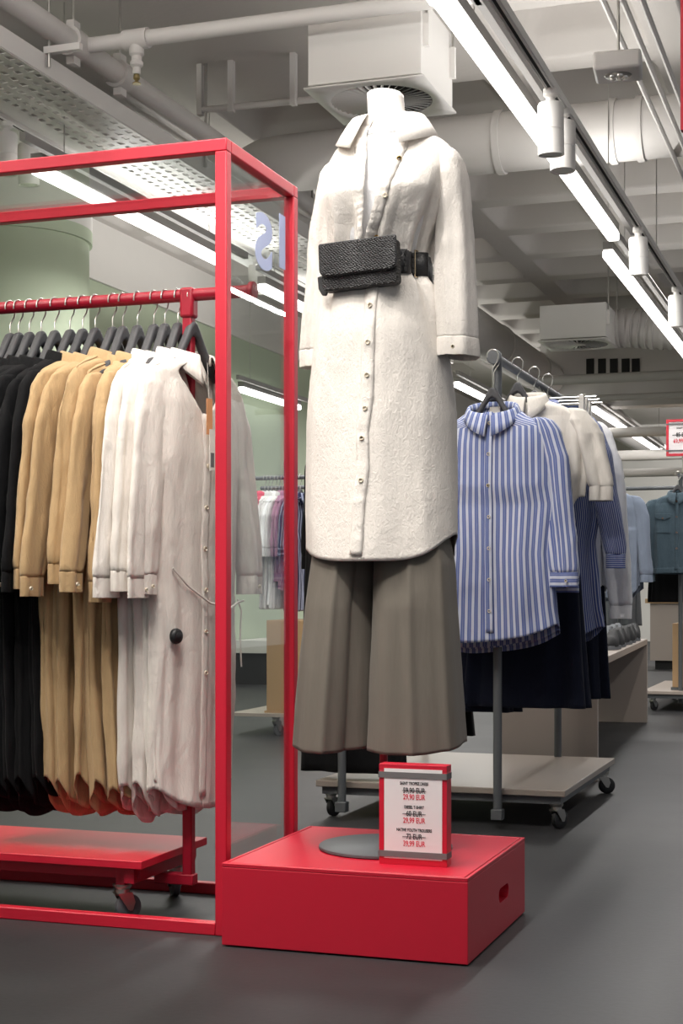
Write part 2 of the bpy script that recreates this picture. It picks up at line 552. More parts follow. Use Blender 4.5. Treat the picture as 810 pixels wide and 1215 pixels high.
def track(x, y0, y1, h, label):
    t = thing('lighting_track', label, 'track', (x, (y0 + y1) / 2, h))
    L = (y1 - y0) / 2
    MB().box(-.02, .02, -L, L, 0, .035).build('rail', M['white_metal'], t)
    MB().box(-.006, .006, -L, L, -.001, .004).build('slot', M['dark'], t)
    MB().box(-.016, -.011, -L, L, -.006, 0).build('lip', M['white_metal'], t)
    MB().box(.011, .016, -L, L, -.006, 0).build('lip', M['white_metal'], t)
    for k in (-.6, 0, .6):
        MB().tube([(0, k * L, .035), (0, k * L, ceil_at(x, (y0 + y1) / 2 + k * L) - h)], .003, 6).build('hanging_wire', M['steel'], t)
    return t
track(-1.2, 2.5, 16, 2.9, 'white lighting track carrying spotlights right of the long strip lamp')
track(-4.0, 4, 15, 3.2, 'white lighting track carrying spotlights upper left above the red frame')
def lamp_at(px, ytop, ybot, label, x, tilt=0, rz=0, h=2.9):
    k = (px - 405) / F
    y = x * (CY + SY * k) / (CY * k - SY)
    hh = h - .26
    return spot_lamp(x, y, hh, label, tilt, rz)
lamp_at(653, 95, 158, 'white cylinder spotlight right of the box diffuser, nearest on the track', -1.2, .05)
lamp_at(668, 120, 170, 'white spotlight half hidden behind the nearest one on the right track', -1.2, -.05)
lamp_at(757, 283, 330, 'white cylinder spotlight beside the gap between the right strip lamps', -1.2, .1)
lamp_at(802, 362, 402, 'white spotlight at the right edge, farthest on the right track', -1.2, .05)
lamp_at(8, 150, 190, 'white spotlight at the left edge above the red top rail', -4.0, .0, 0, 3.2)
lamp_at(33, 165, 215, 'white spotlight crossing the red top rail, second from the left edge', -4.0, .05, 0, 3.2)
lamp_at(303, 320, 350, 'white spotlight behind the frame glass below the pale letters', -4.0, .1, 0, 3.2)

# conduits on the right
for k in range(3):
    xx = -1.02 + k * .075
    tag(MB().tube([(xx, 2.5, 3.3), (xx, 17, 3.3)], .014, 8).build('conduit', M['duct']),
        ['thin ceiling conduit next to the right lighting track, left of three', 'thin ceiling conduit, middle one of the three right of the track', 'thin ceiling conduit, rightmost of the three'][k], 'pipe', 'thin conduits right of the track')

# big pipe upper left, with couplings and a cross branch and sprinkler
a = pt(0, -8, 3.4)
px_ = a.x
pp = thing('sprinkler_pipe', 'fat white sprinkler pipe slanting down across the upper left ceiling', 'pipe', (px_, 8, 3.4))
MB().tube([(0, -5, 0), (0, 6, 0)], .052, 20).build('pipe', M['duct'], pp)
for (qx, qy) in ((85, 52), (124, 92)):
    yy = pt(qx, qy, 3.4).y - 8
    MB().tube([(0, yy - .05, 0), (0, yy + .05, 0)], .068, 20).build('coupling', M['duct'], pp)
    MB().box(-.02, .02, yy - .03, yy + .03, -.1, .1).build('clamp', M['duct'], pp)
    MB().tube([(0, yy, .06), (0, yy, CEIL - 3.4)], .006, 8).build('rod', M['steel'], pp)
yb = pt(90, 56, 3.4).y
MB().tube([(.05, yb - 8, 0), (2.3, yb - 8, 0)], .035, 16).build('branch_pipe', M['duct'], pp)
xs = on_y(162, yb) - px_
MB().tube([(xs - .06, yb - 8, 0), (xs + .06, yb - 8, 0)], .046, 16).build('tee', M['duct'], pp)
MB().lathe([(.034, -.02), (.034, -.07), (.024, -.08), (.024, -.1), (.03, -.105), (.03, -.12), (.018, -.13), (.018, -.16)], 16, (xs, yb - 8, 0)).build('sprinkler_socket', M['duct'], pp)
MB().lathe([(.013, -.16), (.016, -.18), (.006, -.19), (.02, -.2), (.02, -.204)], 12, (xs, yb - 8, 0)).build('sprinkler_head', M['sprinkler'], pp)
# thin pipe further back
a, b = pt(235, 131, 3.55), pt(372, 119, 3.55)
tp = thing('thin_pipe', 'thin white pipe on brackets left of the box diffuser', 'pipe', a)
d = b - a
MB().tube([(0, 0, 0), (d.x + .3, d.y, 0)], .018, 10).build('pipe', M['duct'], tp)
for k in (.02, .3, .85):
    MB().box(d.x * k - .015, d.x * k + .015, -.02, .02, -.03, CEIL - 3.55).build('bracket', M['duct'], tp)

# perforated tray, upper left: real slots
a, b = pt(0, 55, 3.2), pt(0, 128, 3.2)
tx0, tx1 = b.x, a.x
tr = thing('perforated_tray', 'wide white perforated cable tray running along the upper left ceiling', 'cable tray', (tx0, 5.0, 3.2))
W = tx1 - tx0
nr, nc, LY = 7, 95, 7.6
vs, fs = [], []
def quad(x0, x1, y0, y1):
    n = len(vs)
    vs.extend([(x0, y0, 0), (x1, y0, 0), (x1, y1, 0), (x0, y1, 0)]); fs.append((n, n + 3, n + 2, n + 1))
wx, wy = W / nr, LY / nc
for i in range(nr):
    for j in range(nc):
        x, y = i * wx, j * wy
        if i in (0,):
            quad(x, x + wx, y, y + wy); continue
        off = .25 * wy if i % 2 else 0
        quad(x, x + wx * .28, y, y + wy); quad(x + wx * .72, x + wx, y, y + wy)
        quad(x + wx * .28, x + wx * .72, y, y + wy * .18 + off * .6); quad(x + wx * .28, x + wx * .72, y + wy * .72 + off * .6, y + wy)
o = mesh_obj('slotted_plate', vs, fs, M['white_metal'], tr)
md = o.modifiers.new('thickness', 'SOLIDIFY'); md.thickness = .004; md.offset = 1
MB().box(W, W + .004, 0, LY, 0, .09).build('flange', M['white_metal'], tr)
MB().box(-.004, 0, 0, LY, 0, .09).build('flange', M['white_metal'], tr)
MB().box(-.3, -.04, 0, LY, .02, .05).build('side_cover', M['white_metal'], tr)
MB().box(0, W, 0, LY, .16, .165).build('cover', M['duct'], tr)
for k in range(4):
    MB().tube([(W + .02, 1 + 1.7 * k, .03), (W + .02, 1 + 1.7 * k, CEIL - 3.2)], .008, 8).build('rod', M['steel'], tr)
    MB().box(W, W + .18, .985 + 1.7 * k, 1.015 + 1.7 * k, .09, .12).build('bracket', M['white_metal'], tr)

# air boxes with swirl diffusers
def air_box(px0, px1, ybot, w, hh, h, label, ny=40):
    a = pt(px0, ybot, h)
    t = thing('air_diffuser', label, 'air vent', (a.x, a.y, h))
    MB().box(0, w, 0, w, .015, hh).build('housing', M['white_metal'], t, .004)
    c = (w / 2, w / 2)
    r1 = w * .44
    m = MB()
    n = 48   # square face plate with a round opening
    inner = [(c[0] + r1 * math.cos(2 * PI * k / n), c[1] + r1 * math.sin(2 * PI * k / n), 0) for k in range(n)]
    outer = []
    for k in range(n):
        q = 2 * PI * k / n
        cx, sx = math.cos(q), math.sin(q)
        s = (w / 2 + .015) / max(abs(cx), abs(sx))
        outer.append((c[0] + s * cx, c[1] + s * sx, 0))
    m.add(inner + outer, [(k, (k + 1) % n, n + (k + 1) % n, n + k) for k in range(n)])
    o = m.build('face_plate', M['white_metal'], t)
    md = o.modifiers.new('thickness', 'SOLIDIFY'); md.thickness = .008; md.offset = 0
    MB().lathe([(r1, .012), (0, .0121)], 32, (c[0], c[1], 0)).build('dark_throat', M['dark'], t)
    bl = MB()
    r0 = r1 * .25
    bl.add([(r0, -.002, -.003), (r1, -.007, -.004), (r1, .007, .008), (r0, .002, .006)], [(0, 1, 2, 3)])
    me = None
    for k in range(ny):
        if me is None:
            o = bl.build('blade', M['white_metal'], t); me = o.data
        else:
            o = link('blade', me, t)
        o.location = (c[0], c[1], -.002)
        o.rotation_euler = (0, 0, 2 * PI * k / ny)
    MB().lathe([(0, -.006), (r0, -.004), (r0, .01)], 24, (c[0], c[1], 0)).build('hub', M['white_metal'], t)
    for k in (.08, .92):
        MB().tube([(w + .012, w * k, hh * .5), (w + .012, w * k, CEIL - h)], .006, 8).build('rod', M['steel'], t)
        MB().box(w, w + .025, w * k - .012, w * k + .012, hh * .4, hh * .8).build('bracket', M['white_metal'], t)
    return t
air_box(365, 495, 106, .53, .36, 3.15, 'white air box with round swirl diffuser hanging behind the mannequin neck')
air_box(640, 712, 405, .6, .32, 3.15, 'smaller looking white air box far behind above the blue striped shirt', 30)

# ducts
def duct(name, label, pts, r, seams=None, n=28, group=None):
    t = thing(name, label, 'duct', pts[0])
    base = Vector(pts[0])
    P = [Vector(p) - base for p in pts]
    MB().tube(P, r, n).build('duct_run', M['duct'], t)
    # folded seams
    L = [0]
    for i in range(len(P) - 1): L.append(L[-1] + (P[i + 1] - P[i]).length)
    for s in (seams or []):
        i = max(k for k in range(len(P) - 1) if L[k] <= s) if s > 0 else 0
        d = (P[i + 1] - P[i]).normalized()
        p = P[i] + d * (s - L[i])
        MB().tube([p - d * .02, p + d * .02], r + .012, n).build('seam_ring', M['duct'], t)
    return t
yd = 8.6
hd = hgt(165, -1.8, yd)
def arc(c, r, a0, a1, ax, ay, n=8):
    return [Vector(c) + Vector(ax) * r * math.cos(a0 + (a1 - a0) * k / n) + Vector(ay) * r * math.sin(a0 + (a1 - a0) * k / n) for k in range(n + 1)]
xl = on_y(345, yd)
el = arc((xl, yd + .35, hd), .35, -PI / 2, -PI, (1, 0, 0), (0, 1, 0))
duct('round_duct', 'fat white round duct crossing the ceiling behind the mannequin shoulders', [(.9, yd, hd), (-1.0, yd, hd)] + el + [(xl - .35, yd + 2.5, hd - .1)], .17,
     [1.0, 1.15, 1.7, 2.1, 2.25, 2.9, 3.4, 3.6])
x3, y3 = -3.52, 13.2
duct('long_duct', 'long white round duct running back above the striped shirt rack', [(x3, y3 - 1.5, 3.35), (x3, y3 + 13.5, 3.35)], .2, [.8, 1.7, 3.2, 5, 7.5, 10.5])
a = pt(712, 388, 3.3)
q1 = pt(775, 405, 3.3)
duct('flexible_duct', 'wrinkled white flexible duct leaving the far air box', [(a.x, a.y + .35, 3.33), (a.x + .2, a.y + .35, 3.34), (a.x + .45, a.y + .33, 3.3), (a.x + .75, a.y + .35, 3.28)], .17,
     [.1, .17, .24, .31, .38, .45, .52, .6, .68])
duct('far_duct', 'white round duct at the far right running back from the flexible duct', arc((a.x + .75, a.y + .6, 3.25), .25, -PI / 2, 0, (1, 0, 0), (0, 1, 0)) + [(a.x + 1.0, a.y + 6, 3.22)], .17, [.45, 1.3, 2.2, 3.6])

# beam with louvre slots and lesser services far behind
bm_ = thing('louvred_beam', 'white ceiling bulkhead with five dark slots far behind the racks', 'bulkhead', (-3.6, 17.5, 3.0))
MB().box(0, 6.5, 0, .3, .0, .8).build('beam', M['duct'], bm_)
for px in (700, 714, 728, 742, 754):
    x = on_y(px, 17.5) + 3.6
    z = hgt(436, x - 3.6, 17.5) - 3.0
    MB().box(x - .045, x + .045, -.012, .02, z - .1, z + .1).build('slot', M['dark'], bm_)
for k, (h, y, r) in enumerate(((3.05, 15.5, .05), (2.95, 16.3, .035), (2.75, 18, .06), (2.65, 20, .07), (2.5, 21, .06))):
    tag(MB().tube([(-3.2, y, h), (3.5, y, h)], r, 10).build('service_pipe', M['duct']),
        ['pale service pipe below the bulkhead slots, nearest of five', 'second of five pale service pipes far behind', 'middle one of five pale service pipes far behind', 'fourth of five pale service pipes far behind', 'lowest and farthest of five pale service pipes'][k], 'pipe', 'service pipes far behind')
sh = thing('service_box', 'pale lumpy ceiling equipment left of the small red sign', 'ceiling unit', (-1.6, 17.8, 2.5))
MB().box(0, .5, 0, .5, 0, .25).build('housing', M['duct'], sh, .03)
MB().lathe([(.2, 0), (.2, .25)], 20, (.8, .3, 0)).build('drum', M['duct'], sh)
MB().tube([(-.5, .2, .1), (0, .2, .1)], .06, 10).build('pipe', M['duct'], sh)

# square emergency lamp upper right
a = pt(733, 84, 3.0)
e = thing('emergency_lamp', 'square white ceiling lamp hanging on a rod, upper right', 'lamp', (a.x, a.y, 3.0), .1)
MB().box(-.095, .095, -.095, .095, -.02, .055).build('housing', M['white_metal'], e, .012)
MB().lathe([(.05, -.024), (.055, -.02)], 20).build('lens_ring', M['steel'], e)
for k in range(5):
    MB().lathe([(0, -.036), (.012, -.03), (.014, -.022)], 10, (.026 * math.cos(k * 1.2566), .026 * math.sin(k * 1.2566), 0)).build('led', M['lens'], e)
MB().tube([(0, .03, .055), (0, .03, CEIL - 3.0)], .006, 8).build('rod', M['steel'], e)
# edge of a hanging red sign, upper right corner
a = pt(807, 154, 2.2)
rs = thing('hanging_sign', 'edge of a red hanging sign frame in the upper right corner', 'sign', (a.x, a.y, 2.2))
MB().box(0, .6, 0, .03, 0, .02).build('frame_bottom', M['red'], rs)
MB().box(0, .02, 0, .03, .02, .9).build('frame_side', M['red'], rs)
MB().box(.02, .6, .01, .02, .02, .9).build('sign_panel', M['paper'], rs)

# ------------------------------------------------------------------ casters, racks, frame, podium
def caster(parent, x, y, rz, h=.1, wheel=M['rubber']):
    c = MB()
    T = Matrix.Translation((x, y, 0)) @ Matrix.Rotation(rz, 4, 'Z')
    c.lathe([(.022, h - .012), (.026, h - .006), (.026, h)], 16, (x, y, 0))
    c.lathe([(.02, h - .024), (.02, h - .012)], 16, (x, y, 0))
    for s in (-1, 1):
        c.prism([(-.02, h - .024), (.022, h - .024), (.03, .05), (.022, .028), (.010, .03)], s * .019 - .0015, s * .019 + .0015, T)
    c.box(-.02, .022, -.02, .02, h - .028, h - .022, T)
    f = c.build('caster', M['steel'], parent)
    w = MB()
    R = T @ Matrix.Translation((.017, 0, .036)) @ Matrix.Rotation(PI / 2, 4, 'X')
    w.lathe([(.012, -.012), (.028, -.013), (.036, -.008), (.036, .008), (.028, .013), (.012, .012)], 24, M=R)
    w.build('wheel', wheel, f)
    MB().lathe([(0, -.021), (.008, -.021), (.008, .021), (0, .021)], 10, M=R).build('axle', M['steel'], f)
    return f

FX, FY0, FY1, FH, FL = -1.573, 3.64, 4.165, 2.074, -3.45     # red glass frame
t = .033
fr = thing('vitrine', 'tall red metal display frame with glass around the clothes rail', 'vitrine', (FX, FY0, 0))
def fb(name, x0, x1, y0, y1, z0, z1, mat=M['red'], bev=.003):
    return MB().box(x0 - FX, x1 - FX, y0 - FY0, y1 - FY0, z0, z1).build(name, mat, fr, bev)
for y in (FY0, FY1 - t):
    fb('post', FX - t, FX, y, y + t, 0, FH - t)
    fb('post', FL, FL + t, y, y + t, 0, FH - t)
    fb('top_rail', FL, FX, y, y + t, FH - t, FH)
    fb('bottom_rail', FL + t, FX - t, y, y + t, 0, t)
for x in (FL, FX - t):
    fb('top_side_rail', x, x + t, FY0 + t, FY1 - t, FH - t, FH)
    fb('bottom_side_rail', x, x + t, FY0 + t, FY1 - t, 0, t)
fb('glass_side', FX - .021, FX - .014, FY0 + t, FY1 - t, t, FH - t, M['glass'], 0)
fb('glass_roof', FL + t, FX - t, FY0 + t, FY1 - t, FH - .012, FH - .006, M['roof_glass'], 0)
# mirrored pale letters: a sign's reflection in the side glass, built as solid lettering
def lettering(body, size, mat, parent, loc, rot, sx=1.0, name='lettering', align='CENTER', depth=.0004, bold=0):
    cu = bpy.data.curves.new('lettering', 'FONT')
    cu.body, cu.size, cu.align_x, cu.align_y, cu.extrude, cu.offset = body, size, align, 'CENTER', depth, bold
    o = bpy.data.objects.new('tmp', cu)
    me = bpy.data.meshes.new_from_object(o)
    bpy.data.objects.remove(o); bpy.data.curves.remove(cu)
    me.name = name
    me.materials.clear(); me.materials.append(mat)
    r = link(name, me, parent)
    r.location, r.rotation_euler, r.scale = loc, rot, (sx, 1, 1)
    return r
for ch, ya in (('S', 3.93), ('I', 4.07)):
    o = lettering(ch, .205, M['reflected_letter'], fr, (-.0125, ya - FY0, hgt(290, FX, ya)), (PI / 2, 0, -PI / 2), 1.35, bold=.007)
    o['label'] = 'pale blue mirrored letter reflection on the side glass'

# red podium
PX0, PX1, PY0, PY1, PH = -1.543, -.904, 3.54, 4.18, .211
po = thing('podium', 'low red box podium under the mannequin', 'podium', (-1.2235, 3.86, 0))
m = MB(); w, d = (PX1 - PX0) / 2, (PY1 - PY0) / 2
m.box(-w, w, -d, d, .004, PH - .010)
o = m.build('body', M['red'], po, .002)
top = MB().box(-w + .012, w - .012, -d + .012, d - .012, PH - .012, PH).build('top_panel', M['red'], po, .002)
for (x0, x1, y0, y1) in ((-w, w, -d, -d + .009), (-w, w, d - .009, d), (-w, -w + .009, -d + .009, d - .009), (w - .009, w, -d + .009, d - .009)):
    MB().box(x0, x1, y0, y1, PH - .010, PH).build('top_edge', M['red'], po, .0015)
# hand hole in the right side
def hole_prism(r, L):
    pts = []
    for k in range(9): a = -PI / 2 + PI * k / 8; pts.append((L + r * math.cos(a), r * math.sin(a)))
    for k in range(9): a = PI / 2 + PI * k / 8; pts.append((-L + r * math.cos(a), r * math.sin(a)))
    return pts
hy = .06
R = Matrix.Translation((w, hy, .105)) @ Matrix.Rotation(PI / 2, 4, 'Z')
cut = MB().prism(hole_prism(.019, .038), -.03, .03, R).build('cutter', None, po)
md = o.modifiers.new('hole', 'BOOLEAN'); md.object = cut; md.operation = 'DIFFERENCE'
bpy.context.view_layer.update()
dg = bpy.context.evaluated_depsgraph_get()
me2 = bpy.data.meshes.new_from_object(o.evaluated_get(dg))
o.modifiers.clear(); o.data = me2
me2.shade_flat()
bpy.data.objects.remove(cut)
MB().prism(hole_prism(.0185, .0378), .026, .0295, R).build('hole_back', M['red'], po)

# ------------------------------------------------------------------ garments
def spow(v, p):
    return np.sign(v) * np.abs(v) ** p

def fold_noise(P, scale, amp, seed, stretch=(1, 1, .35)):
    """per-vertex smooth noise along z-stretched space"""
    n = P.reshape(-1, 3)
    out = np.empty(len(n))
    for i, p in enumerate(n):
        out[i] = mnoise.noise(Vector((p[0] * scale * stretch[0] + seed * 7.3, p[1] * scale * stretch[1] - seed * 3.1, p[2] * scale * stretch[2] + seed)))
    return out.reshape(P.shape[:2]) * amp

def grid_obj(name, P, mat, parent, closed=True, uv_ref=None, thick=.002, uscale=1.0, sub=False, uvswap=False):
    n, m = P.shape[:2]
    verts = P.reshape(-1, 3)
    i, j = np.meshgrid(np.arange(n - 1), np.arange(m if closed else m - 1), indexing='ij')
    j2 = (j + 1) % m
    fs = np.stack([i * m + j, i * m + j2, (i + 1) * m + j2, (i + 1) * m + j], -1).reshape(-1, 4)
    me = bpy.data.meshes.new(name)
    me.from_pydata(verts.tolist(), [], fs.tolist())
    me.materials.append(mat)
    me.shade_smooth()
    r = n // 2 if uv_ref is None else uv_ref
    ring = P[r]
    dd = np.linalg.norm(np.diff(np.vstack([ring, ring[:1]]), axis=0), axis=1)
    u = np.concatenate([[0], np.cumsum(dd)]) * uscale
    col_ = P[:, 0]
    v = np.concatenate([[0], np.cumsum(np.linalg.norm(np.diff(P[:, m // 2], axis=0), axis=1))])
    uvs = np.empty((len(fs), 4, 2))
    ii, jj = i.reshape(-1), j.reshape(-1)
    uvs[:, 0] = np.stack([u[jj], v[ii]], -1); uvs[:, 1] = np.stack([u[jj + 1], v[ii]], -1)
    uvs[:, 2] = np.stack([u[jj + 1], v[ii + 1]], -1); uvs[:, 3] = np.stack([u[jj], v[ii + 1]], -1)
    if uvswap: uvs = uvs[..., ::-1]
    lay = me.uv_layers.new(name='UVMap')
    lay.data.foreach_set('uv', uvs.reshape(-1).astype(np.float32))
    o = link(name, me, parent)
    if thick:
        md = o.modifiers.new('thickness', 'SOLIDIFY'); md.thickness = thick; md.offset = 0
    return o

def prof(keys, z, smooth=7):
    """keys: rows of (z, values...) sorted from the top; returns values at z, rounded a little"""
    k = np.array(sorted(keys, key=lambda r: r[0]))
    zz = np.linspace(k[0, 0], k[-1, 0], 400)
    cols = []
    for c in range(1, k.shape[1]):
        v = np.interp(zz, k[:, 0], k[:, c])
        if smooth > 1:
            ker = np.hanning(smooth + 2)[1:-1]; ker /= ker.sum()
            vp = np.concatenate([np.full(smooth, v[0]), v, np.full(smooth, v[-1])])
            v = np.convolve(vp, ker, 'same')[smooth:-smooth]
        cols.append(np.interp(z, zz, v))
    return cols

def rings(keys, zs, m, folds=None, p=.85, gap=None, hem=None, smooth=7, seed=0, namp=0, nscale=9, hemspan=.25, dip=0, wr=0, wscale=9, wst=.45):
    """keys: (z, cx, cy, a, b). Returns P[n, m, 3]; the seam is at the front (-y)."""
    zs = np.asarray(zs, float)
    cx, cy, a, b = prof(keys, zs, smooth)
    n = len(zs)
    th0 = np.linspace(0, 1, m, endpoint=gap is not None)
    g = np.zeros(n) if gap is None else gap(zs)
    TH = -PI / 2 + g[:, None] + (2 * PI - 2 * g[:, None]) * th0[None, :]
    ct, st = spow(np.cos(TH), p), spow(np.sin(TH), p)
    x = cx[:, None] + a[:, None] * ct
    y = cy[:, None] + b[:, None] * st
    z = np.repeat(zs[:, None], m, 1)
    t = (zs.max() - zs) / (zs.max() - zs.min())
    if folds is not None:
        f = folds(TH, t[:, None] * np.ones_like(TH))
        nx, ny = np.cos(TH) * b[:, None], np.sin(TH) * a[:, None]
        l = np.sqrt(nx ** 2 + ny ** 2) + 1e-9
        x = x + f * nx / l; y = y + f * ny / l
    if hem is not None:
        wgt = np.clip((t - (1 - hemspan)) / hemspan, 0, 1)[:, None]
        z = z + hem(TH) * wgt
    if dip:
        z = z - dip * (.5 - .5 * np.sin(TH)) ** 1.3 * np.clip(1 - (zs.max() - zs) / .09, 0, 1)[:, None]
    P = np.stack([x, y, z], -1)
    if wr:
        q = P.reshape(-1, 3); d = np.empty(len(q))
        for i_, p_ in enumerate(q):
            v = Vector((p_[0] * wscale + seed * 3.7, p_[1] * wscale, p_[2] * wscale * wst - seed))
            v += mnoise.noise_vector(v * .6) * .7
            d[i_] = (1 - 2.2 * abs(mnoise.noise(v))) + .5 * (1 - 2.2 * abs(mnoise.noise(v * 2.1)))
        d = d.reshape(P.shape[:2]) * wr
        nx, ny = np.cos(TH) * b[:, None], np.sin(TH) * a[:, None]
        l = np.sqrt(nx ** 2 + ny ** 2) + 1e-9
        P[..., 0] += d * nx / l; P[..., 1] += d * ny / l
    if namp:
        d = fold_noise(P, nscale, namp, seed)
        P[..., 1] += d * np.sign(np.sin(TH) + .001) * -1
        P[..., 0] += .5 * d * np.sign(np.cos(TH) + .001)
    return P

def wave(seed, comps, env=lambda t: t):
    """cloth folds: a sum of (count, amplitude) waves round the body, growing with env(t)"""
    rg = random.Random(seed)
    cs = [(n, a, rg.uniform(0, 6.28), rg.uniform(-1, 1)) for n, a in comps]
    def f(th, t):
        s = 0
        for n, a, ph, dr in cs:
            w = np.sin(n * th + ph + dr * t * 2.2)
            s = s + a * (np.sign(w) * np.abs(w) ** 1.3)
        return s * env(t)
    return f

def front_y(P, x, z):
    """front surface y of a garment body at (x, z)"""
    i = int(np.argmin(np.abs(P[:, 0, 2] - z)))
    r = P[i]
    fr_ = r[r[:, 1] <= np.median(r[:, 1])]
    return float(np.interp(x, np.sort(fr_[:, 0]), fr_[np.argsort(fr_[:, 0])][:, 1]))

def collar(name, mat, parent, a, b, z, w=.045, stand=.028, point=.03, gap=.16, dip=.03, cx=0, cy=0, n=60, flare=.5, open_=0):
    """shirt collar: a stand round the neck and a leaf turned down over it, pointed in front"""
    th = np.linspace(-PI / 2 + gap, 1.5 * PI - gap, n)
    f = np.clip((-np.sin(th) - .1) / .9, 0, 1) ** 1.6         # 1 at the front ends
    endk = np.clip(1 - np.minimum(np.arange(n), np.arange(n)[::-1]) / (n * .17), 0, 1)
    base = z - dip * (.5 - .5 * np.sin(th)) ** 1.3
    rows = []
    for out, up, k in ((0, 0, 0), (.001, stand * .5, 0), (.003, stand * .9, 0), (.006, stand, 0), (.010, stand - .001, .03), (.010 + w * flare * .3, stand - w * .25, .25), (.010 + w * flare * .65, stand - w * .6, .6), (.010 + w * flare, stand - w, 1)):
        x = cx + (a + out) * np.cos(th)
        y = cy + (b + out) * np.sin(th)
        zz = base + up - (f * point * .3 + endk * point) * k
        y = y - f * k * .012
        x = x + np.sign(np.cos(th)) * open_ * f * k
        rows.append(np.stack([x, y, zz], -1))
    return grid_obj(name, np.array(rows), mat, parent, closed=False, thick=.0022)

def strip_on(name, P, mat, parent, x0s, zs, hw, off=.004, jig=0, seed=0):
    """a placket lying on the front of a body"""
    rg = random.Random(seed)
    rows = []
    for x0, z in zip(x0s, zs):
        row = []
        j = rg.uniform(-jig, jig)
        for k in (-1, -.5, 0, .5, 1):
            x = x0 + k * hw
            row.append((x, front_y(P, x, z) - off + (abs(k) == 1) * .002 + j, z))
        rows.append(row)
    return grid_obj(name, np.array(rows), mat, parent, closed=False, thick=.002)

def button(parent, x, y, z, mat, r=.0065, rot=(PI / 2, 0, 0)):
    o = MB().lathe([(r * .55, -.0022), (r * .62, .0015), (r * .8, .0028), (r, .0018), (r, -.0022)], 14).build('button', mat, parent)
    o.location, o.rotation_euler = (x, y, z), rot
    return o

def sleeve(parent, keys, mat, seed, n=64, m=44, cuffmat=None, cuff=None, folds=None, p=.95, namp=.004, nscale=14, name='sleeve', hem=None, wr=.0035):
    """keys (z, cx, cy, a, b) from the shoulder down; cuff: height of the cuff band"""
    zt, zb = max(k[0] for k in keys), min(k[0] for k in keys)
    s = np.linspace(0, 1, n)
    zs = zt - (zt - zb) * (s ** 1.25)
    f = folds or wave(seed, [(2, .004), (3, .004), (5, .003)], lambda t: np.clip(t * 3, 0, 1))
    P = rings(keys, zs, m, f, p=p, smooth=5, seed=seed, namp=namp, nscale=nscale, hem=hem, wr=wr, wscale=14, wst=.4)
    P[0] = P[0].mean(0) * .7 + P[0] * .3
    o = grid_obj(name, P, mat, parent)
    if cuff:
        base = P[-1].copy(); c = base.mean(0)
        rows = []
        for k, (sc, dz) in enumerate(((1.0, .003), (1.03, .003), (1.045, .0), (1.05, -cuff * .5), (1.055, -cuff * .97), (1.05, -cuff), (1.02, -cuff), (1.0, -cuff * .5))):
            r = c + (base - c) * np.array([sc, sc, 1]); r[:, 2] += dz
            rows.append(r)
        rows = np.array(rows); rows[3:7] += fold_noise(rows[3:7], 26, .004, seed)[..., None] * np.array([1, 1, .3])
        grid_obj('cuff', rows, cuffmat or mat, parent, thick=0, uvswap=True)
    return P

# ---- mannequin, its dress, trousers and belt bag
MX, MY = -1.224, 3.885
SCALE = F / zc(MX, MY)
def mz(py): return CAMH + (HOR - py) / SCALE
def mx(px, dy=0):
    return on_y(px, MY + dy) - MX
def mk(py, l, r, b, dy=0):
    """a garment row from its left and right outline columns"""
    c = (l + r) / 2
    wpx = (r - l) / 2 / SCALE
    a = math.sqrt(max(1e-5, wpx ** 2 - (SY * b) ** 2)) / CY
    return (mz(py), mx(c, dy), dy, a, b)

mq = thing('mannequin', 'headless white mannequin on a pole wearing the shirt dress', 'mannequin', (MX, MY, PH))
keys = [mk(96, 435, 478, .055, .012), mk(112, 435, 479, .055, .01), mk(130, 436, 480, .053, .008), mk(145, 437, 483, .055, .0), mk(160, 425, 500, .068, -.002), mk(178, 405, 520, .085, 0),
        mk(200, 400, 532, .098, 0), mk(240, 402, 520, .11, -.008), mk(275, 405, 505, .092, -.002), mk(320, 403, 494, .085, 0), mk(380, 392, 510, .1, 0), mk(450, 385, 520, .11, 0), mk(560, 400, 505, .09, 0)]
keys = [k for k in keys if k[0] <= mz(112) + .001]
zs = np.linspace(mz(112), mz(560), 90)
P = rings(keys, zs, 48, p=1.0, smooth=5)
P[..., 2] -= PH
# rounded top of the neck, slightly slanted
cap = []
for s_, dz in ((.0, .006), (.6, .006), (.9, .004), (.98, .0)):
    r_ = P[0].mean(0) + (P[0] - P[0].mean(0)) * s_; r_[:, 2] += dz; cap.append(r_)
P = np.concatenate([np.array(cap), P])
P[:6, :, 2] += (P[:6, :, 0] - mx(457)) * -.05
grid_obj('torso', P, M['mannequin'], mq, thick=0)
MB().tube([(mx(455), .0, .01), (mx(455), .0, .9)], .011, 14).build('pole', M['red_rail'], mq)
MB().lathe([(.0, .0005), (.175, .0005), (.178, .003), (.178, .009), (.174, .012), (.0, .012)], 56, (mx(458), -.005, 0)).build('base_plate', M['grey_metal'], mq)

# dress
dr = thing('shirt_dress', 'white linen shirt dress worn by the mannequin over taupe trousers', 'dress', (MX, MY, 0))
DK = [mk(146, 434, 487, .062), mk(155, 424, 498, .07), mk(165, 412, 513, .08), mk(178, 399, 530, .092), mk(192, 391, 540, .105), mk(215, 388, 540, .128, -.008), mk(240, 388, 533, .142, -.016), mk(265, 389, 525, .138, -.012),
      mk(290, 390, 513, .124, -.006), mk(306, 389, 508, .112), mk(322, 390, 505, .106), mk(336, 389, 508, .11), mk(346, 384, 516, .122, -.006), mk(365, 380, 521, .132, -.008), mk(400, 375, 527, .145, -.008), mk(450, 369, 535, .155), mk(500, 366, 540, .16),
      mk(600, 365, 541, .16), mk(668, 366, 541, .158)]
zt, zb = mz(146), mz(667)
zs = np.concatenate([np.linspace(zt, mz(300), 62, endpoint=False), np.linspace(mz(300), mz(350), 26, endpoint=False), np.linspace(mz(350), zb, 70)])
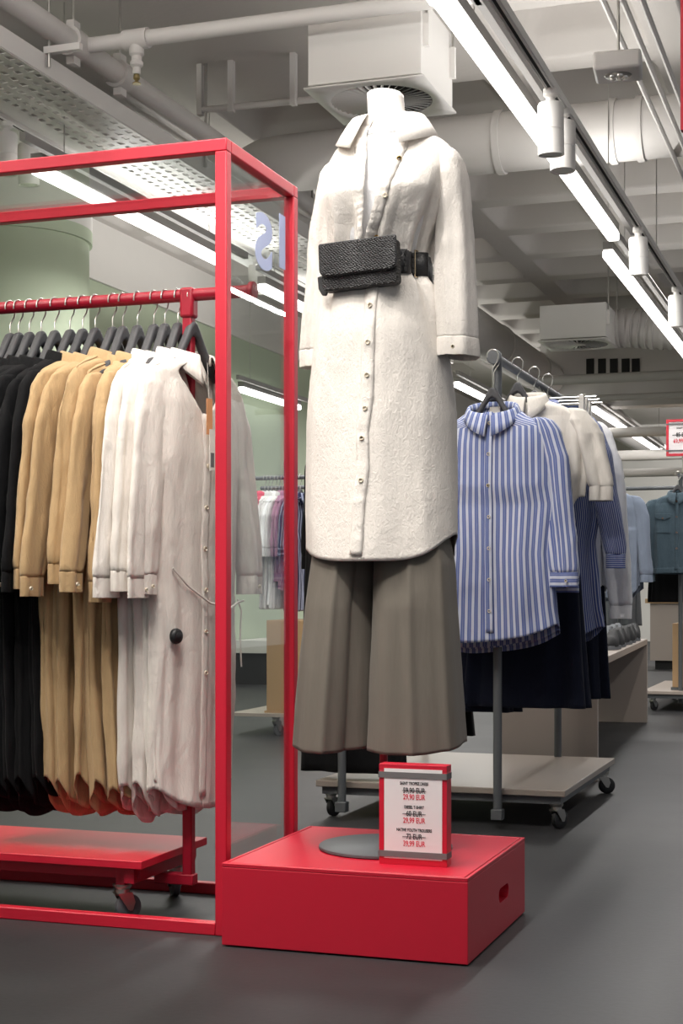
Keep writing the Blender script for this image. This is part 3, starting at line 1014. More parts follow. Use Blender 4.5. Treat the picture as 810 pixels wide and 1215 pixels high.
Tn = lambda z: (zt - z) / (zt - zb)
tb = Tn(mz(320))
w1 = wave(11, [(9, .009), (14, .009), (21, .005)], lambda t: np.exp(-((t - tb + .05) / .085) ** 2))
w2 = wave(5, [(11, .005), (17, .004)], lambda t: np.exp(-((t - tb - .05) / .07) ** 2))
w3 = wave(8, [(5, .005), (8, .004)], lambda t: np.clip((t - .5) * 2.5, 0, 1))
def bust(th, t):
    tc_ = Tn(mz(238))
    out = 0
    for c in (-PI / 2 - .62, -PI / 2 + .62):
        out = out + .02 * np.exp(-((th - c) / .42) ** 2 - ((t - tc_) / .055) ** 2)
        out = out + .02 * np.exp(-((th - c - 2 * PI) / .42) ** 2 - ((t - tc_) / .055) ** 2)
    return out
# front V: open above the waist
def gapf(z):
    y = HOR - (z - CAMH) * SCALE
    return np.interp(y, [140, 165, 200, 240, 280, 302, 330, 900], [.32, .30, .18, .11, .06, .02, -.02, -.02])
hemf = lambda th: np.where(np.sin(th) > 0, -.035 * np.abs(np.sin(th)) ** .7, 0) + .055 * np.abs(np.cos(th)) ** 4 * (1 + .3 * np.cos(th))
DP = rings(DK, zs, 150, lambda th, t: w1(th, t) + w2(th, t) + w3(th, t) + bust(th, t), p=.92, gap=gapf, hem=hemf, hemspan=.16, seed=3, namp=.004, nscale=13, wr=.0015, wscale=15, wst=.35)
grid_obj('bodice_and_skirt', DP, M['white_linen'], dr, closed=False, thick=.0018)
# plackets: along both edges of the opening, then one down the front
def edge_strip(side, y0, y1, wdt, off, seed):
    rows = []
    rg = random.Random(seed)
    for k in range(DP.shape[0]):
        z = DP[k, 0, 2]
        if not (mz(y1) <= z <= mz(y0)): continue
        r = DP[k] if side > 0 else DP[k][::-1]
        s_ = np.concatenate([[0], np.cumsum(np.linalg.norm(np.diff(r, axis=0), axis=1))])
        row = []
        jx, jy = rg.uniform(-.0015, .0015), rg.uniform(-.0025, .0015)
        for q in (-.004, wdt * .33, wdt * .66, wdt):
            p_ = np.array([np.interp(max(q, 0), s_, r[:, c]) for c in range(3)])
            if q < 0: p_ = p_ + np.array([-side * .004, -.001, 0])
            p_[1] -= off + (0 if q in (-.004, wdt) else .003)
            p_[0] += jx; p_[1] += jy
            row.append(p_)
        rows.append(row)
    return np.array(rows)
for sd, lab in ((-1, 1), (1, 2)):
    grid_obj('placket', edge_strip(sd, 172, 304, .03, .003, lab), M['white_linen'], dr, closed=False, thick=.002)
zz = np.linspace(mz(347), mz(660), 60)
cxp = lambda z: np.interp(HOR - (z - CAMH) * SCALE, [150, 345, 400, 480, 520, 560, 600, 665], [mx(447, -.13), mx(443, -.13), mx(438, -.15), mx(436, -.16), mx(431, -.16), mx(432, -.16), mx(427, -.16), mx(423, -.16)])
grid = strip_on('placket', DP, M['white_linen'], dr, cxp(zz), zz, .017, .005, .0018, 4)
for py, mat in ((207, 'brass'), (252, 'pearl'), (294, 'brass')):
    z = mz(py)
    k = int(np.argmin(np.abs(DP[:, 0, 2] - z)))
    p_ = DP[k][3]
    button(dr, p_[0] + .004, p_[1] - .008, z, M[mat])
for py in (374, 417, 455, 493, 527, 575):
    z = mz(py); x = float(cxp(z))
    button(dr, x, front_y(DP, x, z) - .008, z, M['pearl'])
# white T-shirt under the open dress front
ts = thing('t_shirt', 'white T-shirt visible in the open neck of the shirt dress', 't-shirt', (MX, MY, 0))
TK = [(z, cx, cy - .002, a * .93, b * .93) for z, cx, cy, a, b in DK[2:12]]
TP = rings(TK, np.linspace(mz(166), mz(336), 60), 60, p=.92, smooth=9)
TP[..., 1] += .004
grid_obj('shirt_body', TP, M['white_cotton'], ts, thick=.0015)
rib = TP[:2].copy(); rib[0, :, 2] += .012; rib[:, :, :2] *= .99
grid_obj('neck_band', rib, M['white_cotton'], ts, thick=.003)

collar('collar', M['white_linen'], dr, .088, .07, mz(158), w=.066, stand=.042, point=.026, gap=.36, dip=.012, cx=mx(461), cy=-.004, flare=.62, open_=.02)
# sleeves
f_sl = wave(21, [(2, .003), (3, .004), (7, .003)], lambda t: np.clip(t * 3, 0, 1))
RS = [mk(186, 526, 538, .03, -.005), mk(192, 522, 546, .055, -.005), mk(202, 520, 552, .07, -.005), mk(220, 518, 556, .078, -.006), mk(245, 519, 558, .074, -.008), mk(285, 521, 560, .066, -.01), mk(325, 521, 562, .062, -.018),
      mk(365, 521, 564, .06, -.026), mk(395, 521, 565, .06, -.03), mk(411, 522, 565, .056, -.032)]
LS = [mk(190, 392, 402, .03, .0), mk(197, 386, 408, .055, .0), mk(208, 381, 410, .07, .0), mk(228, 378, 412, .076, .0), mk(255, 374, 409, .07, .0), mk(290, 370, 404, .06, .0), mk(325, 367, 398, .056, -.002),
      mk(365, 363, 392, .05, -.004), mk(400, 360, 388, .046, -.006), mk(414, 359, 386, .044, -.006)]
PR = sleeve(dr, RS, M['white_linen'], 31, cuff=.045, folds=f_sl, hem=lambda th: -.004 * np.cos(th))
PL = sleeve(dr, LS, M['white_linen'], 32, cuff=.042, folds=f_sl)
button(dr, mx(543, -.05), PR[-1][:, 1].min() - .012, mz(423), M['pearl'], .005)

# trousers
tp_ = thing('trousers', 'wide taupe culotte trousers worn by the mannequin', 'trousers', (MX, MY, 0))
def leg(keys, seed, crease_th, hem):
    fz = wave(seed, [(3, .007), (5, .004), (9, .0022)], lambda t: .2 + .8 * t)
    def f(th, t):
        s = fz(th, t)
        for c, a, w in crease_th:
            s = s + a * np.exp(-np.abs((th - c) / w)) * (.4 + .6 * t)
        return s
    zs = np.linspace(mz(545), mz(884), 90)
    P = rings(keys, zs, 120, f, p=.8, smooth=5, seed=seed, namp=.006, nscale=8, hem=hem, hemspan=.1, wr=.0012, wscale=12, wst=.3)
    o = grid_obj('leg', P, M['taupe'], tp_, thick=.002)
    q = P[-7:].copy(); c = q.mean(axis=1, keepdims=True)
    q[..., :2] = c[..., :2] + (q[..., :2] - c[..., :2]) * 1.002
    grid_obj('hem_fold', q, M['taupe'], tp_, thick=.0008)
    return P
LK = [mk(545, 392, 455, .09), mk(640, 377, 452, .105), mk(670, 373, 450, .115), mk(720, 367, 449, .13), mk(780, 360, 448, .135), mk(840, 354, 447, .14), mk(884, 351, 446, .145)]
RK = [mk(545, 445, 518, .09), mk(640, 447, 532, .105), mk(670, 447, 538, .115), mk(720, 446, 541, .13), mk(780, 444, 545, .135), mk(840, 443, 550, .14), mk(884, 441, 553, .145)]
LGP = leg(LK, 41, [(-PI / 2 - .55, .012, .12), (-PI / 2 + .1, .016, .07), (-PI / 2 + .8, -.02, .2)], lambda th: .016 * np.clip(-np.cos(th), 0, 1) ** 2 - .012 * np.clip(-np.sin(th), 0, 1))
RGP = leg(RK, 44, [(-PI / 2 + .12, .018, .07), (-PI / 2 - .75, -.018, .2), (-PI / 2 + .9, .01, .1)], lambda th: .014 * np.clip(np.cos(th), 0, 1) ** 2 - .010 * np.clip(-np.sin(th), 0, 1))

# belt bag
bg = thing('belt_bag', 'black snakeskin belt bag with flap round the waist of the white dress', 'belt bag', (MX, MY, 0))
i0 = int(np.argmin(np.abs(DP[:, 0, 2] - mz(322))))
ring = DP[i0]; c = ring.mean(0)
ring = c + (ring - c) * np.array([1.05, 1.08, 0]) ; 
ring = np.concatenate([ring, ring[:1]])
for _ in range(3): ring[1:-1] = (ring[:-2] + ring[1:-1] * 2 + ring[2:]) / 4
bh = .03
rows = []
for o_, dz in ((-.002, -bh), (.002, -bh), (.003, 0), (.002, bh), (-.002, bh)):
    r_ = ring.copy()
    d_ = r_ - c; d_[:, 2] = 0
    r_ = r_ + d_ / (np.linalg.norm(d_, axis=1, keepdims=True) + 1e-9) * o_
    r_[:, 2] = mz(321) + dz
    rows.append(r_)
grid_obj('belt', np.array(rows), M['black_leather'], bg, closed=False, thick=.003)
# pouch: rounded box, tilted a little, on the front left
def rrect(w, h, r, n=5, rb=None):
    pts = []
    for cx_, cz_, a0, rr in ((w / 2, h / 2, 0, r), (-w / 2, h / 2, PI / 2, r), (-w / 2, -h / 2, PI, r if rb is None else rb), (w / 2, -h / 2, 1.5 * PI, r if rb is None else rb)):
        sx_, sz_ = (1 if cx_ > 0 else -1), (1 if cz_ > 0 else -1)
        for k in range(n + 1):
            a_ = a0 + PI / 2 * k / n
            pts.append((cx_ - sx_ * rr + rr * math.cos(a_), cz_ - sz_ * rr + rr * math.sin(a_)))
    return pts
by = ring[:, 1].min() - .022
T = Matrix.Translation((mx(428, by), by, mz(328))) @ Matrix.Rotation(.035, 4, 'Y').inverted() @ Matrix.Rotation(-.06, 4, 'Z')
MB().prism(rrect(.208, .118, .012), -.018, .02, T).build('pouch', M['leather'], bg, .006, 3)
fl = MB().prism(rrect(.212, .084, .006, rb=.02), -.027, -.0195, T @ Matrix.Translation((0, 0, .020)))
fl.build('flap', M['leather'], bg, .003, 2)
MB().prism(rrect(.2155, .0875, .006, rb=.021), -.024, -.0198, T @ Matrix.Translation((0, 0, .020))).build('flap_edge', M['black_leather'], bg, .001)
# bag loop hanging at the left end
lp = [(-.018, .02), (.012, .024), (.016, -.01), (.006, -.032), (-.006, -.03), (-.016, -.012)]
MB().prism(lp, .0, .008, T @ Matrix.Translation((-.106, 0, -.035))).build('strap_end', M['black_leather'], bg, .003)
# croc section and buckle to the right of the bag
def on_belt(px):
    x = mx(px, -.1)
    f_ = ring[ring[:, 1] < c[1] + .02]
    s_ = np.argsort(f_[:, 0])
    y = float(np.interp(x, f_[s_, 0], f_[s_, 1]))
    y2 = float(np.interp(x + .01, f_[s_, 0], f_[s_, 1])); y1 = float(np.interp(x - .01, f_[s_, 0], f_[s_, 1]))
    return x, y, math.atan2(y2 - y1, .02)
x, y, an = on_belt(479)
for k in range(3):
    for q in range(4):
        x, y, an = on_belt(475 + 5.2 * k)
        T2 = Matrix.Translation((x, y - .005, mz(321) - .021 + .014 * q)) @ Matrix.Rotation(an, 4, 'Z')
        MB().prism(rrect(.010, .012, .003, 2), -.0015, .002, T2).build('embossed_scale', M['black_leather'], bg, .001)
x, y, an = on_belt(488)
T2 = Matrix.Translation((x, y - .006, mz(321))) @ Matrix.Rotation(an, 4, 'Z')
bk = MB()
for (dx) in (-.009, .009):
    bk.tube([T2 @ Vector((dx, 0, -.034)), T2 @ Vector((dx, 0, .034))], .0018, 8)
for dz in (-.034, .034):
    bk.tube([T2 @ Vector((-.009, 0, dz)), T2 @ Vector((.009, 0, dz))], .0018, 8)
bk.build('buckle', M['gold'], bg)

# ---- price sign on the podium
sx0 = on_y(449.5, 3.66); sgx = on_y(530, 3.66)
SW, SHH, ST = sgx - sx0, .252, .042
sg = thing('price_sign', 'red framed price sign standing on the podium', 'sign', (sx0 + SW / 2, 3.66, PH))
bwid = .0165
fm = MB()
MB().box(-SW / 2, SW / 2, 0, ST, 0, bwid).build('frame_bottom', M['red'], sg, .001)
MB().box(-SW / 2, SW / 2, 0, ST, SHH - bwid, SHH).build('frame_top', M['red'], sg, .001)
MB().box(-SW / 2, -SW / 2 + bwid * .8, 0, ST, bwid, SHH - bwid).build('frame_side', M['red'], sg, .001)
MB().box(SW / 2 - bwid * .8, SW / 2, 0, ST, bwid, SHH - bwid).build('frame_side', M['red'], sg, .001)
MB().box(-SW / 2 + .003, SW / 2 - .003, .004, ST - .004, .003, SHH - .003).build('back_board', M['red'], sg)
MB().box(-SW / 2 + .014, SW / 2 - .012, -.0012, -.0002, .016, SHH - .011).build('paper', M['paper'], sg)
for z in (.027, SHH - .027):
    m = MB().box(-SW / 2 - .001, SW / 2 + .001, -.0026, -.0014, z - .0075, z + .0075)
    m.box(SW / 2, SW / 2 + .0012, -.0026, ST, z - .0075, z + .0075).box(-SW / 2 - .0012, -SW / 2, -.0026, ST, z - .0075, z + .0075)
    m.build('elastic_band', M['elastic'], sg)
lines = [(.797, 'SAINT TROPEZ DRESS', .0105, 'ink', 0), (.727, '59,90 EUR', .0185, 'ink', .95), (.662, '29,90 EUR', .0185, 'red_ink', 0),
         (.562, 'DIESEL T-SHIRT', .0105, 'ink', 0), (.497, '60 EUR', .0185, 'ink', 1.35), (.430, '29,99 EUR', .0185, 'red_ink', 0),
         (.335, 'NATIVE YOUTH TROUSERS', .0105, 'ink', 0), (.270, '72 EUR', .0185, 'ink', 1.35), (.200, '39,99 EUR', .0185, 'red_ink', 0)]
for fz, s, sz, mt, strike in lines:
    z = .002 + fz * SHH * 1.0 + .002
    o = lettering(s, sz, M[mt], sg, (.004, -.0016, z), (PI / 2, 0, 0), .72, depth=.0002, bold=.0003)
    if strike:
        hw = .031 if strike < 1 else .030
        MB().box(.004 - hw, .004 + hw, -.0024, -.0018, z - .0005, z + .0005).build('strike_line', M[mt], sg)

# ---- hangers
def hanger(loc, rz, label, group, ext=0, half=.145, mat=None):
    t = thing('clothes_hanger', label, 'hanger', loc, rz, group)
    if hanger.cache is None or ext:
        mat = M['charcoal']
        up, lo = [], []
        n = 26
        for k in range(n + 1):
            s = -1 + 2 * k / n
            x = s * half
            q = math.sqrt(s * s + .03) - .1732
            z = -.14 * (1 - math.exp(-q / .33)) - .035 * q
            up.append((x, -.072 + z))
            lo.append((x, -.072 + z - .032 - .010 * (1 - abs(s))))
        MB().prism([(x_, z_ - ext) for x_, z_ in up + lo[::-1]], -.013, .013).build('shoulder_bar', mat, t, .009, 3)
        pts = [(0, 0, -.078), (0, 0, -.03)]
        for k in range(10):
            a = -PI * .62 + PI * 1.32 * k / 9
            pts.append((-.026 * math.sin(a) * -1 * 1.0, 0, .0 + .024 * math.cos(a) - .004))
        pts = [(0, 0, -.08 - ext), (0, 0, -.052), (.004, 0, -.044), (.017, 0, -.026), (.021, 0, -.012), (.021, 0, -.0)] + [(.0205 * math.cos(a), 0, .0205 * math.sin(a)) for a in [PI * k / 10 for k in range(1, 11)]] + [(-.0205, 0, -.008)]
        MB().tube(pts, .0022, 8).build('hook', M['steel'], t)
        if not ext: hanger.cache = t
    else:
        for ch in hanger.cache.children: copy_tree(ch, t)
    return t
hanger.cache = None

# ---- shirt dresses for the red rail; local frame: x along the shoulders, front = -y, z up from the hem
def make_dress(label, cat, mat, seed, L=1.30, group=None, name='shirt_dress', bmat='pearl', openneck=0, sh=.175, hemw=.195, slen=.62, detail=True, lean=.07, tails=True, neck=.062, dip=.03, flat=1.0):
    t = thing(name, label, cat, (0, 0, 0), 0, group)
    K = [(L, 0, 0, neck, .05), (L - .012, 0, 0, neck + .02, .05), (L - .03, 0, 0, max(.125, neck + .035), .046), (L - .05, 0, 0, .16, .042), (L - .075, 0, 0, sh, .04), (L - .14, 0, -.004, sh * 1.02, .05), (L - .3, 0, -.006, sh * 1.03, .055),
         (L - .55, 0, 0, sh * 1.03, .05), (.5, 0, 0, (sh * 1.03 + hemw) / 2, .048), (0, 0, 0, hemw, .05)]
    K = [(k_[0], k_[1], k_[2], k_[3], k_[4] * (flat if k_[0] < L - .02 else 1)) for k_ in K]
    zs = L - L * np.linspace(0, 1, 96) ** 1.35
    fl_ = min(1, flat + .25)
    fw = wave(seed, [(5, .006 * fl_), (8, .006 * fl_), (13, .004 * fl_)], lambda q: np.clip(q * 1.6 - .12, 0, 1))
    rg = random.Random(seed)
    wob = [rg.uniform(-1, 1) for _ in range(4)]
    hem = (lambda th: .075 * np.abs(np.cos(th)) ** 3 + np.where(np.sin(th) > 0, -.03, .0) * np.abs(np.sin(th)) + .012 * np.sin(3 * th + wob[0] * 3)) if tails else (lambda th: .004 * np.sin(3 * th))
    gp = None
    if openneck:
        gp = lambda z: np.interp(L - z, [0, .04, .1, .16, .2], [.8, .6, .3, .06, -.02])
    P = rings(K, zs, 100, fw, p=.8, hem=hem, hemspan=.14, smooth=5, seed=seed, namp=.009, nscale=8, gap=gp, dip=dip, wr=.004, wscale=11, wst=.3)
    P[..., 1] += (.012 * wob[1] * np.sin((L - P[..., 2]) * 3.2) + .006 * wob[2] * np.sin((L - P[..., 2]) * 9))
    grid_obj('dress_body' if L > 1.1 else 'shirt_body', P, mat, t, closed=gp is None, thick=.0018)
    collar('collar', mat, t, neck - .004, .047, L - .006, w=.04, stand=.026, point=.036, gap=.42 if openneck else .05, dip=dip, flare=.4, open_=.006)
    for s in (-1, 1):
        ln = lean * (1 + .4 * rg.uniform(-1, 1))
        q_ = slen / .62
        ls = lambda f_: s * (sh + .012 + ln * f_)
        K2 = [(L - .05, s * (sh - .045), 0, .02, .014), (L - .062, s * (sh - .028), 0, .036, .026), (L - .10, s * (sh - .012), 0, .05, .036), (L - .10 - .1 * q_, ls(.12), -.004, .052, .038), (L - .10 - .26 * q_, ls(.45), -.006, .048, .036),
              (L - .10 - .42 * q_, ls(.8), -.01, .048, .034), (L - .10 - .5 * q_, ls(.97), -.012, .046, .032), (L - .10 - .52 * q_, ls(1), -.012, .04, .03)]
        K2 = [(k_[0], k_[1], k_[2], k_[3], k_[4] * flat) for k_ in K2]
        fs_ = wave(seed + s + 50, [(2, .004 * fl_), (3, .006 * fl_), (5, .004 * fl_)], lambda q: np.clip(q * 2.5, 0, 1))
        sp_ = sleeve(t, K2, mat, seed + 3 * s, n=60, m=42, cuff=.052, folds=fs_, namp=.007, nscale=12)
        if detail:
            k = int(np.argmin(sp_[-1][:, 1]))
            q = sp_[-1][k]
            button(t, q[0], q[1] * 1.15 - .005, q[2] - .03, M[bmat], .0055)
    zz = np.linspace(L - (.17 if openneck else .03), .03, 46)
    if detail:
        strip_on('placket', P, mat, t, np.zeros(46), zz, .015, .004, .001, seed)
        for k in range(7):
            z = L - .2 - k * .115 if openneck else L - .07 - k * .115
            if z > .1: button(t, 0, front_y(P, 0, z) - .0065, z, M[bmat])
    t['_L'] = L
    return t, P

BY, BH = 3.9, 1.746          # bar of the red rail
HL = 1.265
hemz = BH - .182 - HL
hooks = [12, 22, 35, 49, 65, 83, 98, 113, 133.5, 145.5, 163, 182.5, 195.5, 211, 237.5]

ordn = ['first', 'second', 'third', 'fourth', 'fifth', 'sixth', 'seventh', 'eighth']
kinds = ['black'] * 6 + ['tan'] * 5 + ['white'] * 4
protos = {}
random.seed(7)
cnt = {'black': 0, 'tan': 0, 'white': 0}
for px, kd in zip(hooks, kinds):
    x = on_y(px, BY)
    last = px == hooks[-1]
    k = cnt[kd]; cnt[kd] += 1
    tot = kinds.count(kd)
    dsc = {'black': 'black long shirt dress on the red rail, %s of the black ones from the left' % ordn[k],
           'tan': 'tan linen shirt dress on the red rail, %s of the tan ones from the left' % ordn[k],
           'white': 'off-white linen shirt dress on the red rail, %s of the white ones from the left' % ordn[k]}[kd]
    mat = {'black': M['black_cloth'], 'tan': M['tan_linen'], 'white': M['white_slub']}[kd]
    grp = {'black': 'black dresses on the red rail', 'tan': 'tan dresses on the red rail', 'white': 'white dresses on the red rail'}[kd]
    hl = 'charcoal hanger with metal hook holding the %s %s dress from the left' % (ordn[k], kd)
    if last:
        rz = PI / 2 - math.radians(17)
        g, P_last = make_dress('foremost off-white linen shirt dress at the right end of the red rail', 'dress', mat, 77, HL, grp, openneck=1, sh=.165, hemw=.15, lean=.065, flat=.75)
        hl = 'charcoal hanger with metal hook at the right end of the red rail'
    else:
        rot, ln = {'black': [(12, .085)] * 8, 'tan': [(15, .105), (13, .095), (9, .08), (7, .07), (4, .06)], 'white': [(6, .06), (4, .05), (5, .065)]}[kd][k]
        rz = PI / 2 - math.radians(rot + random.uniform(-1, 1))
        key = (kd, k % 2 if kd == 'black' else k)
        if key not in protos:
            protos[key], _ = make_dress(dsc, 'dress', mat, {'black': 60, 'tan': 64, 'white': 70}[kd] + k, HL, grp, lean=ln, sh=.16, hemw=.15, flat=.52, slen=.62 + random.uniform(-.02, .03))
            g = protos[key]
        else:
            g = copy_tree(protos[key])
            g['label'] = dsc
    g.location = (x - (.024 if last else 0), BY, hemz + random.uniform(-.012, .012))
    g.rotation_euler = (0, 0, rz)
    if last: last_dress = g
    hg = hanger((x - (.024 if last else 0), BY, BH - .02), rz, hl, 'hangers on the red rail')

# details of the foremost dress
def loc_last(x, y, z):
    g = last_dress
    return Matrix.Translation(g.location) @ Matrix.Rotation(g.rotation_euler.z, 4, 'Z') @ Vector((x, y, z))
tie = [(-.13, -.045, HL - .60), (-.08, -.058, HL - .65), (0, -.064, HL - .695), (.09, -.062, HL - .712), (.14, -.048, HL - .695), (.175, -.04, HL - .69)]
MB().tube(tie, .0032, 8).build('waist_tie', M['white_slub'], last_dress)
MB().tube([(.155, -.035, HL - .685), (.165, -.04, HL - .72), (.16, -.04, HL - .80), (.166, -.04, HL - .88)], .0025, 8).build('waist_tie', M['white_slub'], last_dress)
o = MB().box(-.02, .02, .038, .040, HL - .035, HL - .005).build('neck_label', M['tag_white'], last_dress)
# swing tags
tg = thing('price_tag', 'kraft and white card tags hanging at the neck of the foremost dress', 'price tag', loc_last(-.012, -.066, HL - .13), last_dress.rotation_euler.z)
MB().tube([(0, 0, .10), (0, -.005, .0)], .0008, 6).build('string', M['tag_white'], tg)
MB().box(-.012, .012, -.008, -.0065, -.10, -.0).build('kraft_card', M['orange'], tg)
MB().box(-.004, .018, -.012, -.0105, -.20, -.085).build('white_card', M['tag_white'], tg)
MB().box(.0, .014, -.0125, -.012, -.19, -.15).build('barcode_print', M['elastic'], tg)
sp = loc_last(-.125, front_y(P_last, -.125, .48) - .012, .48)
st = thing('security_tag', 'round black security tag clipped on the foremost dress skirt', 'security tag', sp, last_dress.rotation_euler.z)
R = Matrix.Rotation(PI / 2, 4, 'X')
MB().lathe([(.021, -.006), (.022, 0), (.020, .006), (.014, .010), (.012, .010)], 28, M=R).build('shell', M['black_rubber'], st)
MB().lathe([(.012, .006), (.012, .011), (.008, .014), (0, .0145)], 24, M=R).build('button_cap', M['black_leather'], st)

# the red rail itself
rk = thing('clothes_rail', 'red rolling clothes rail with a low shelf inside the frame', 'clothes rail', (-1.8, BY, 0))
RX = -1.8
MB().tube([(-1.55, 0, BH - .02), (.19, 0, BH - .02)], .0175, 20).build('hanging_bar', M['red_rail'], rk)
MB().tube([(.185, 0, BH - .02), (.20, 0, BH - .02)], .026, 24).build('end_cap', M['red_rail'], rk, .003)
for x in (0, -1.35):
    MB().box(x - .0145, x + .0145, -.0145, .0145, .075, BH - .03).build('post', M['red_rail'], rk, .004)
    MB().box(x - .021, x + .021, -.021, .021, BH - .085, BH + .0).build('tee_joint', M['red_rail'], rk, .008)
    MB().box(x - .1, x + .02, -.018, .018, .075, .105).build('foot_bar', M['red_rail'], rk, .003)
MB().box(-1.36, -.04, -.215, .215, .15, .172).build('shelf', M['red'], rk, .002)
MB().box(-.1, -.07, -.2, .2, .108, .15).build('shelf_rail', M['red_rail'], rk)
for y in (-.17, .17):
    MB().box(-1.36, -.06, y - .012, y + .012, .118, .15).build('shelf_rail', M['red_rail'], rk)
    for x in (-.12, -1.28):
        MB().box(x - .014, x + .014, y - .014, y + .014, .098, .15).build('leg_block', M['red_rail'], rk, .002)
        caster(rk, x, y, .9 if y < 0 else 2.2, .1)

# ------------------------------------------------------------------ right rack: striped shirt and what hangs behind it
GX, GY0, GY1 = -1.32, 5.62, 6.8
GB = 1.79
gr = thing('grey_rail', 'grey double rolling clothes rail with beige shelf holding the striped shirt', 'clothes rail', (GX, GY0, 0))
for xo, nm in ((0, 1), (-.62, 2)):
    MB().tube([(xo, -.05, GB - .02), (xo, 1.28, GB - .02)], .016, 18).build('hanging_bar', M['grey_metal'], gr)
    MB().tube([(xo, -.065, GB - .02), (xo, -.045, GB - .02)], .028, 24).build('end_cap', M['grey_metal'], gr, .003)
    for y in (0, 1.18):
        MB().tube([(xo, y, .06), (xo, y, GB - .02)], .0165, 18).build('post', M['grey_metal'], gr)
        MB().box(xo - .022, xo + .022, y - .022, y + .022, .035, .075).build('foot_block', M['grey_metal'], gr, .003)
MB().box(-.74, .25, .03, 1.21, .125, .15).build('shelf', M['shelf'], gr, .003)
MB().box(-.72, .23, .05, .08, .095, .125).build('apron', M['grey_metal'], gr)
MB().box(-.72, .23, 1.16, 1.19, .095, .125).build('apron', M['grey_metal'], gr)
MB().box(.2, .23, .08, 1.16, .095, .125).build('apron', M['grey_metal'], gr)
MB().box(-.72, -.69, .08, 1.16, .095, .125).build('apron', M['grey_metal'], gr)
for x, y, a in ((.21, .07, 1.0), (.21, 1.13, .4), (-.70, .1, 1.2), (-.70, 1.1, 2.0)):
    caster(gr, x, y, a, .097, M['black_rubber'])

def put(g, x, y, z, rz=0):
    g.location, g.rotation_euler = (x, y, z), (0, 0, rz)
    return g
L = .87
g, BP = make_dress('blue and white striped shirt hanging face out on the grey rail', 'shirt', M['blue_stripe'], 90, L, None, 'striped_shirt', 'pearl', 0, .215, .245, .62, True, .05, True, .088, .055)
put(g, GX + .005, GY0 - .1, hgt(478, GX, GY0) - L - .022)
stripe_shirt = g
MB().box(-.02, .02, .036, .038, L - .03, L + .0).build('neck_label', M['tag_white'], g)
g2 = copy_tree(g)
g2['label'] = 'second blue striped shirt just behind the front one, its hem showing below'
put(g2, GX - .01, GY0 - .015, g.location.z - .02, .05)
hanger((GX - .01, GY0 - .015, GB - .02), .05, 'charcoal hanger of the second blue striped shirt', None, .045)
hanger((GX + .005, GY0 - .1, GB - .02), 0, 'charcoal hanger showing above the striped shirt collar', None, .045)

def garment_simple(name, label, cat, mat, x, y, z, L, seed, sh=.19, hemw=.2, slen=.6, rz=0, group=None, lean=.03, bmat='pearl', detail=False, tails=True):
    g, P = make_dress(label, cat, mat, seed, L, group, name, bmat, 0, sh, hemw, slen, detail, lean, tails)
    return put(g, x, y, z, rz)
HT = GB - .02 - .13
garment_simple('blouse', 'cream short-sleeved blouse hanging just behind the striped shirt', 'blouse', M['cream'], GX + .09, GY0 + .12, HT - .45, .45, 101, .21, .2, .3, .1, lean=.05)
garment_simple('pinstripe_shirt', 'blue pinstripe shirt with crumpled sleeve behind the cream blouse', 'shirt', M['pin_stripe'], GX + .09, GY0 + .36, HT - .95, .95, 102, .2, .24, .6, 0, lean=.10)
garment_simple('white_shirt', 'white shirt with long hanging sleeves behind the pinstripe shirt', 'shirt', M['white_cotton'], GX + .07, GY0 + .6, HT - .8, .8, 103, .225, .23, .84, 0, lean=.10)
for k, (dy, z) in enumerate(((.12, 0), (.38, 0), (.6, 0))):
    hanger((GX + .05 + .01 * k, GY0 + dy, GB - .02), 0, ['charcoal hanger holding the cream blouse', 'charcoal hanger holding the pinstripe shirt', 'charcoal hanger holding the white shirt'][k], 'hangers on the grey rail')

# navy trousers and skirts clipped under and behind
def skirt(name, label, cat, mat, x, y, ztop, zbot, w0, w1, b, seed, group=None, comps=((6, .012), (9, .009), (14, .006))):
    t = thing(name, label, cat, (x, y, zbot), 0, group)
    H = ztop - zbot
    K = [(H, 0, 0, w0, b * .5), (H * .9, 0, 0, w0 * 1.05, b * .7), (H * .5, 0, 0, (w0 + w1) / 2, b), (0, 0, 0, w1, b)]
    P = rings(K, np.linspace(H, 0, 50), 90, wave(seed, comps, lambda q: .1 + .9 * q), p=.8, seed=seed, namp=.01, nscale=7)
    grid_obj('panel', P, mat, t, thick=.002)
    wb = P[:3].copy(); wb[0, :, 2] += .02; c = wb.mean(axis=1, keepdims=True); wb[..., :2] = c[..., :2] + (wb[..., :2] - c[..., :2]) * 1.05
    grid_obj('waistband', wb, mat, t, thick=.003)
    return t
zs_b = hgt(842, GX, GY0)
skirt('navy_skirt', 'dark navy skirt hanging below the striped shirt hem', 'skirt', M['navy'], GX + .06, GY0 + .22, 1.3, hgt(838, GX, GY0 + .22), .18, .25, .06, 5)
skirt('navy_trousers', 'dark navy trousers left of the grey post below the striped shirt', 'trousers', M['navy'], GX - .16, GY0 + .32, 1.4, hgt(845, GX, GY0 + .3), .14, .17, .06, 6)
skirt('dark_skirt', 'near-black pleated skirt at the right behind the navy skirt', 'skirt', M['navy'], GX + .15, GY0 + .62, 1.2, hgt(828, GX + .15, GY0 + .6), .13, .16, .06, 7)
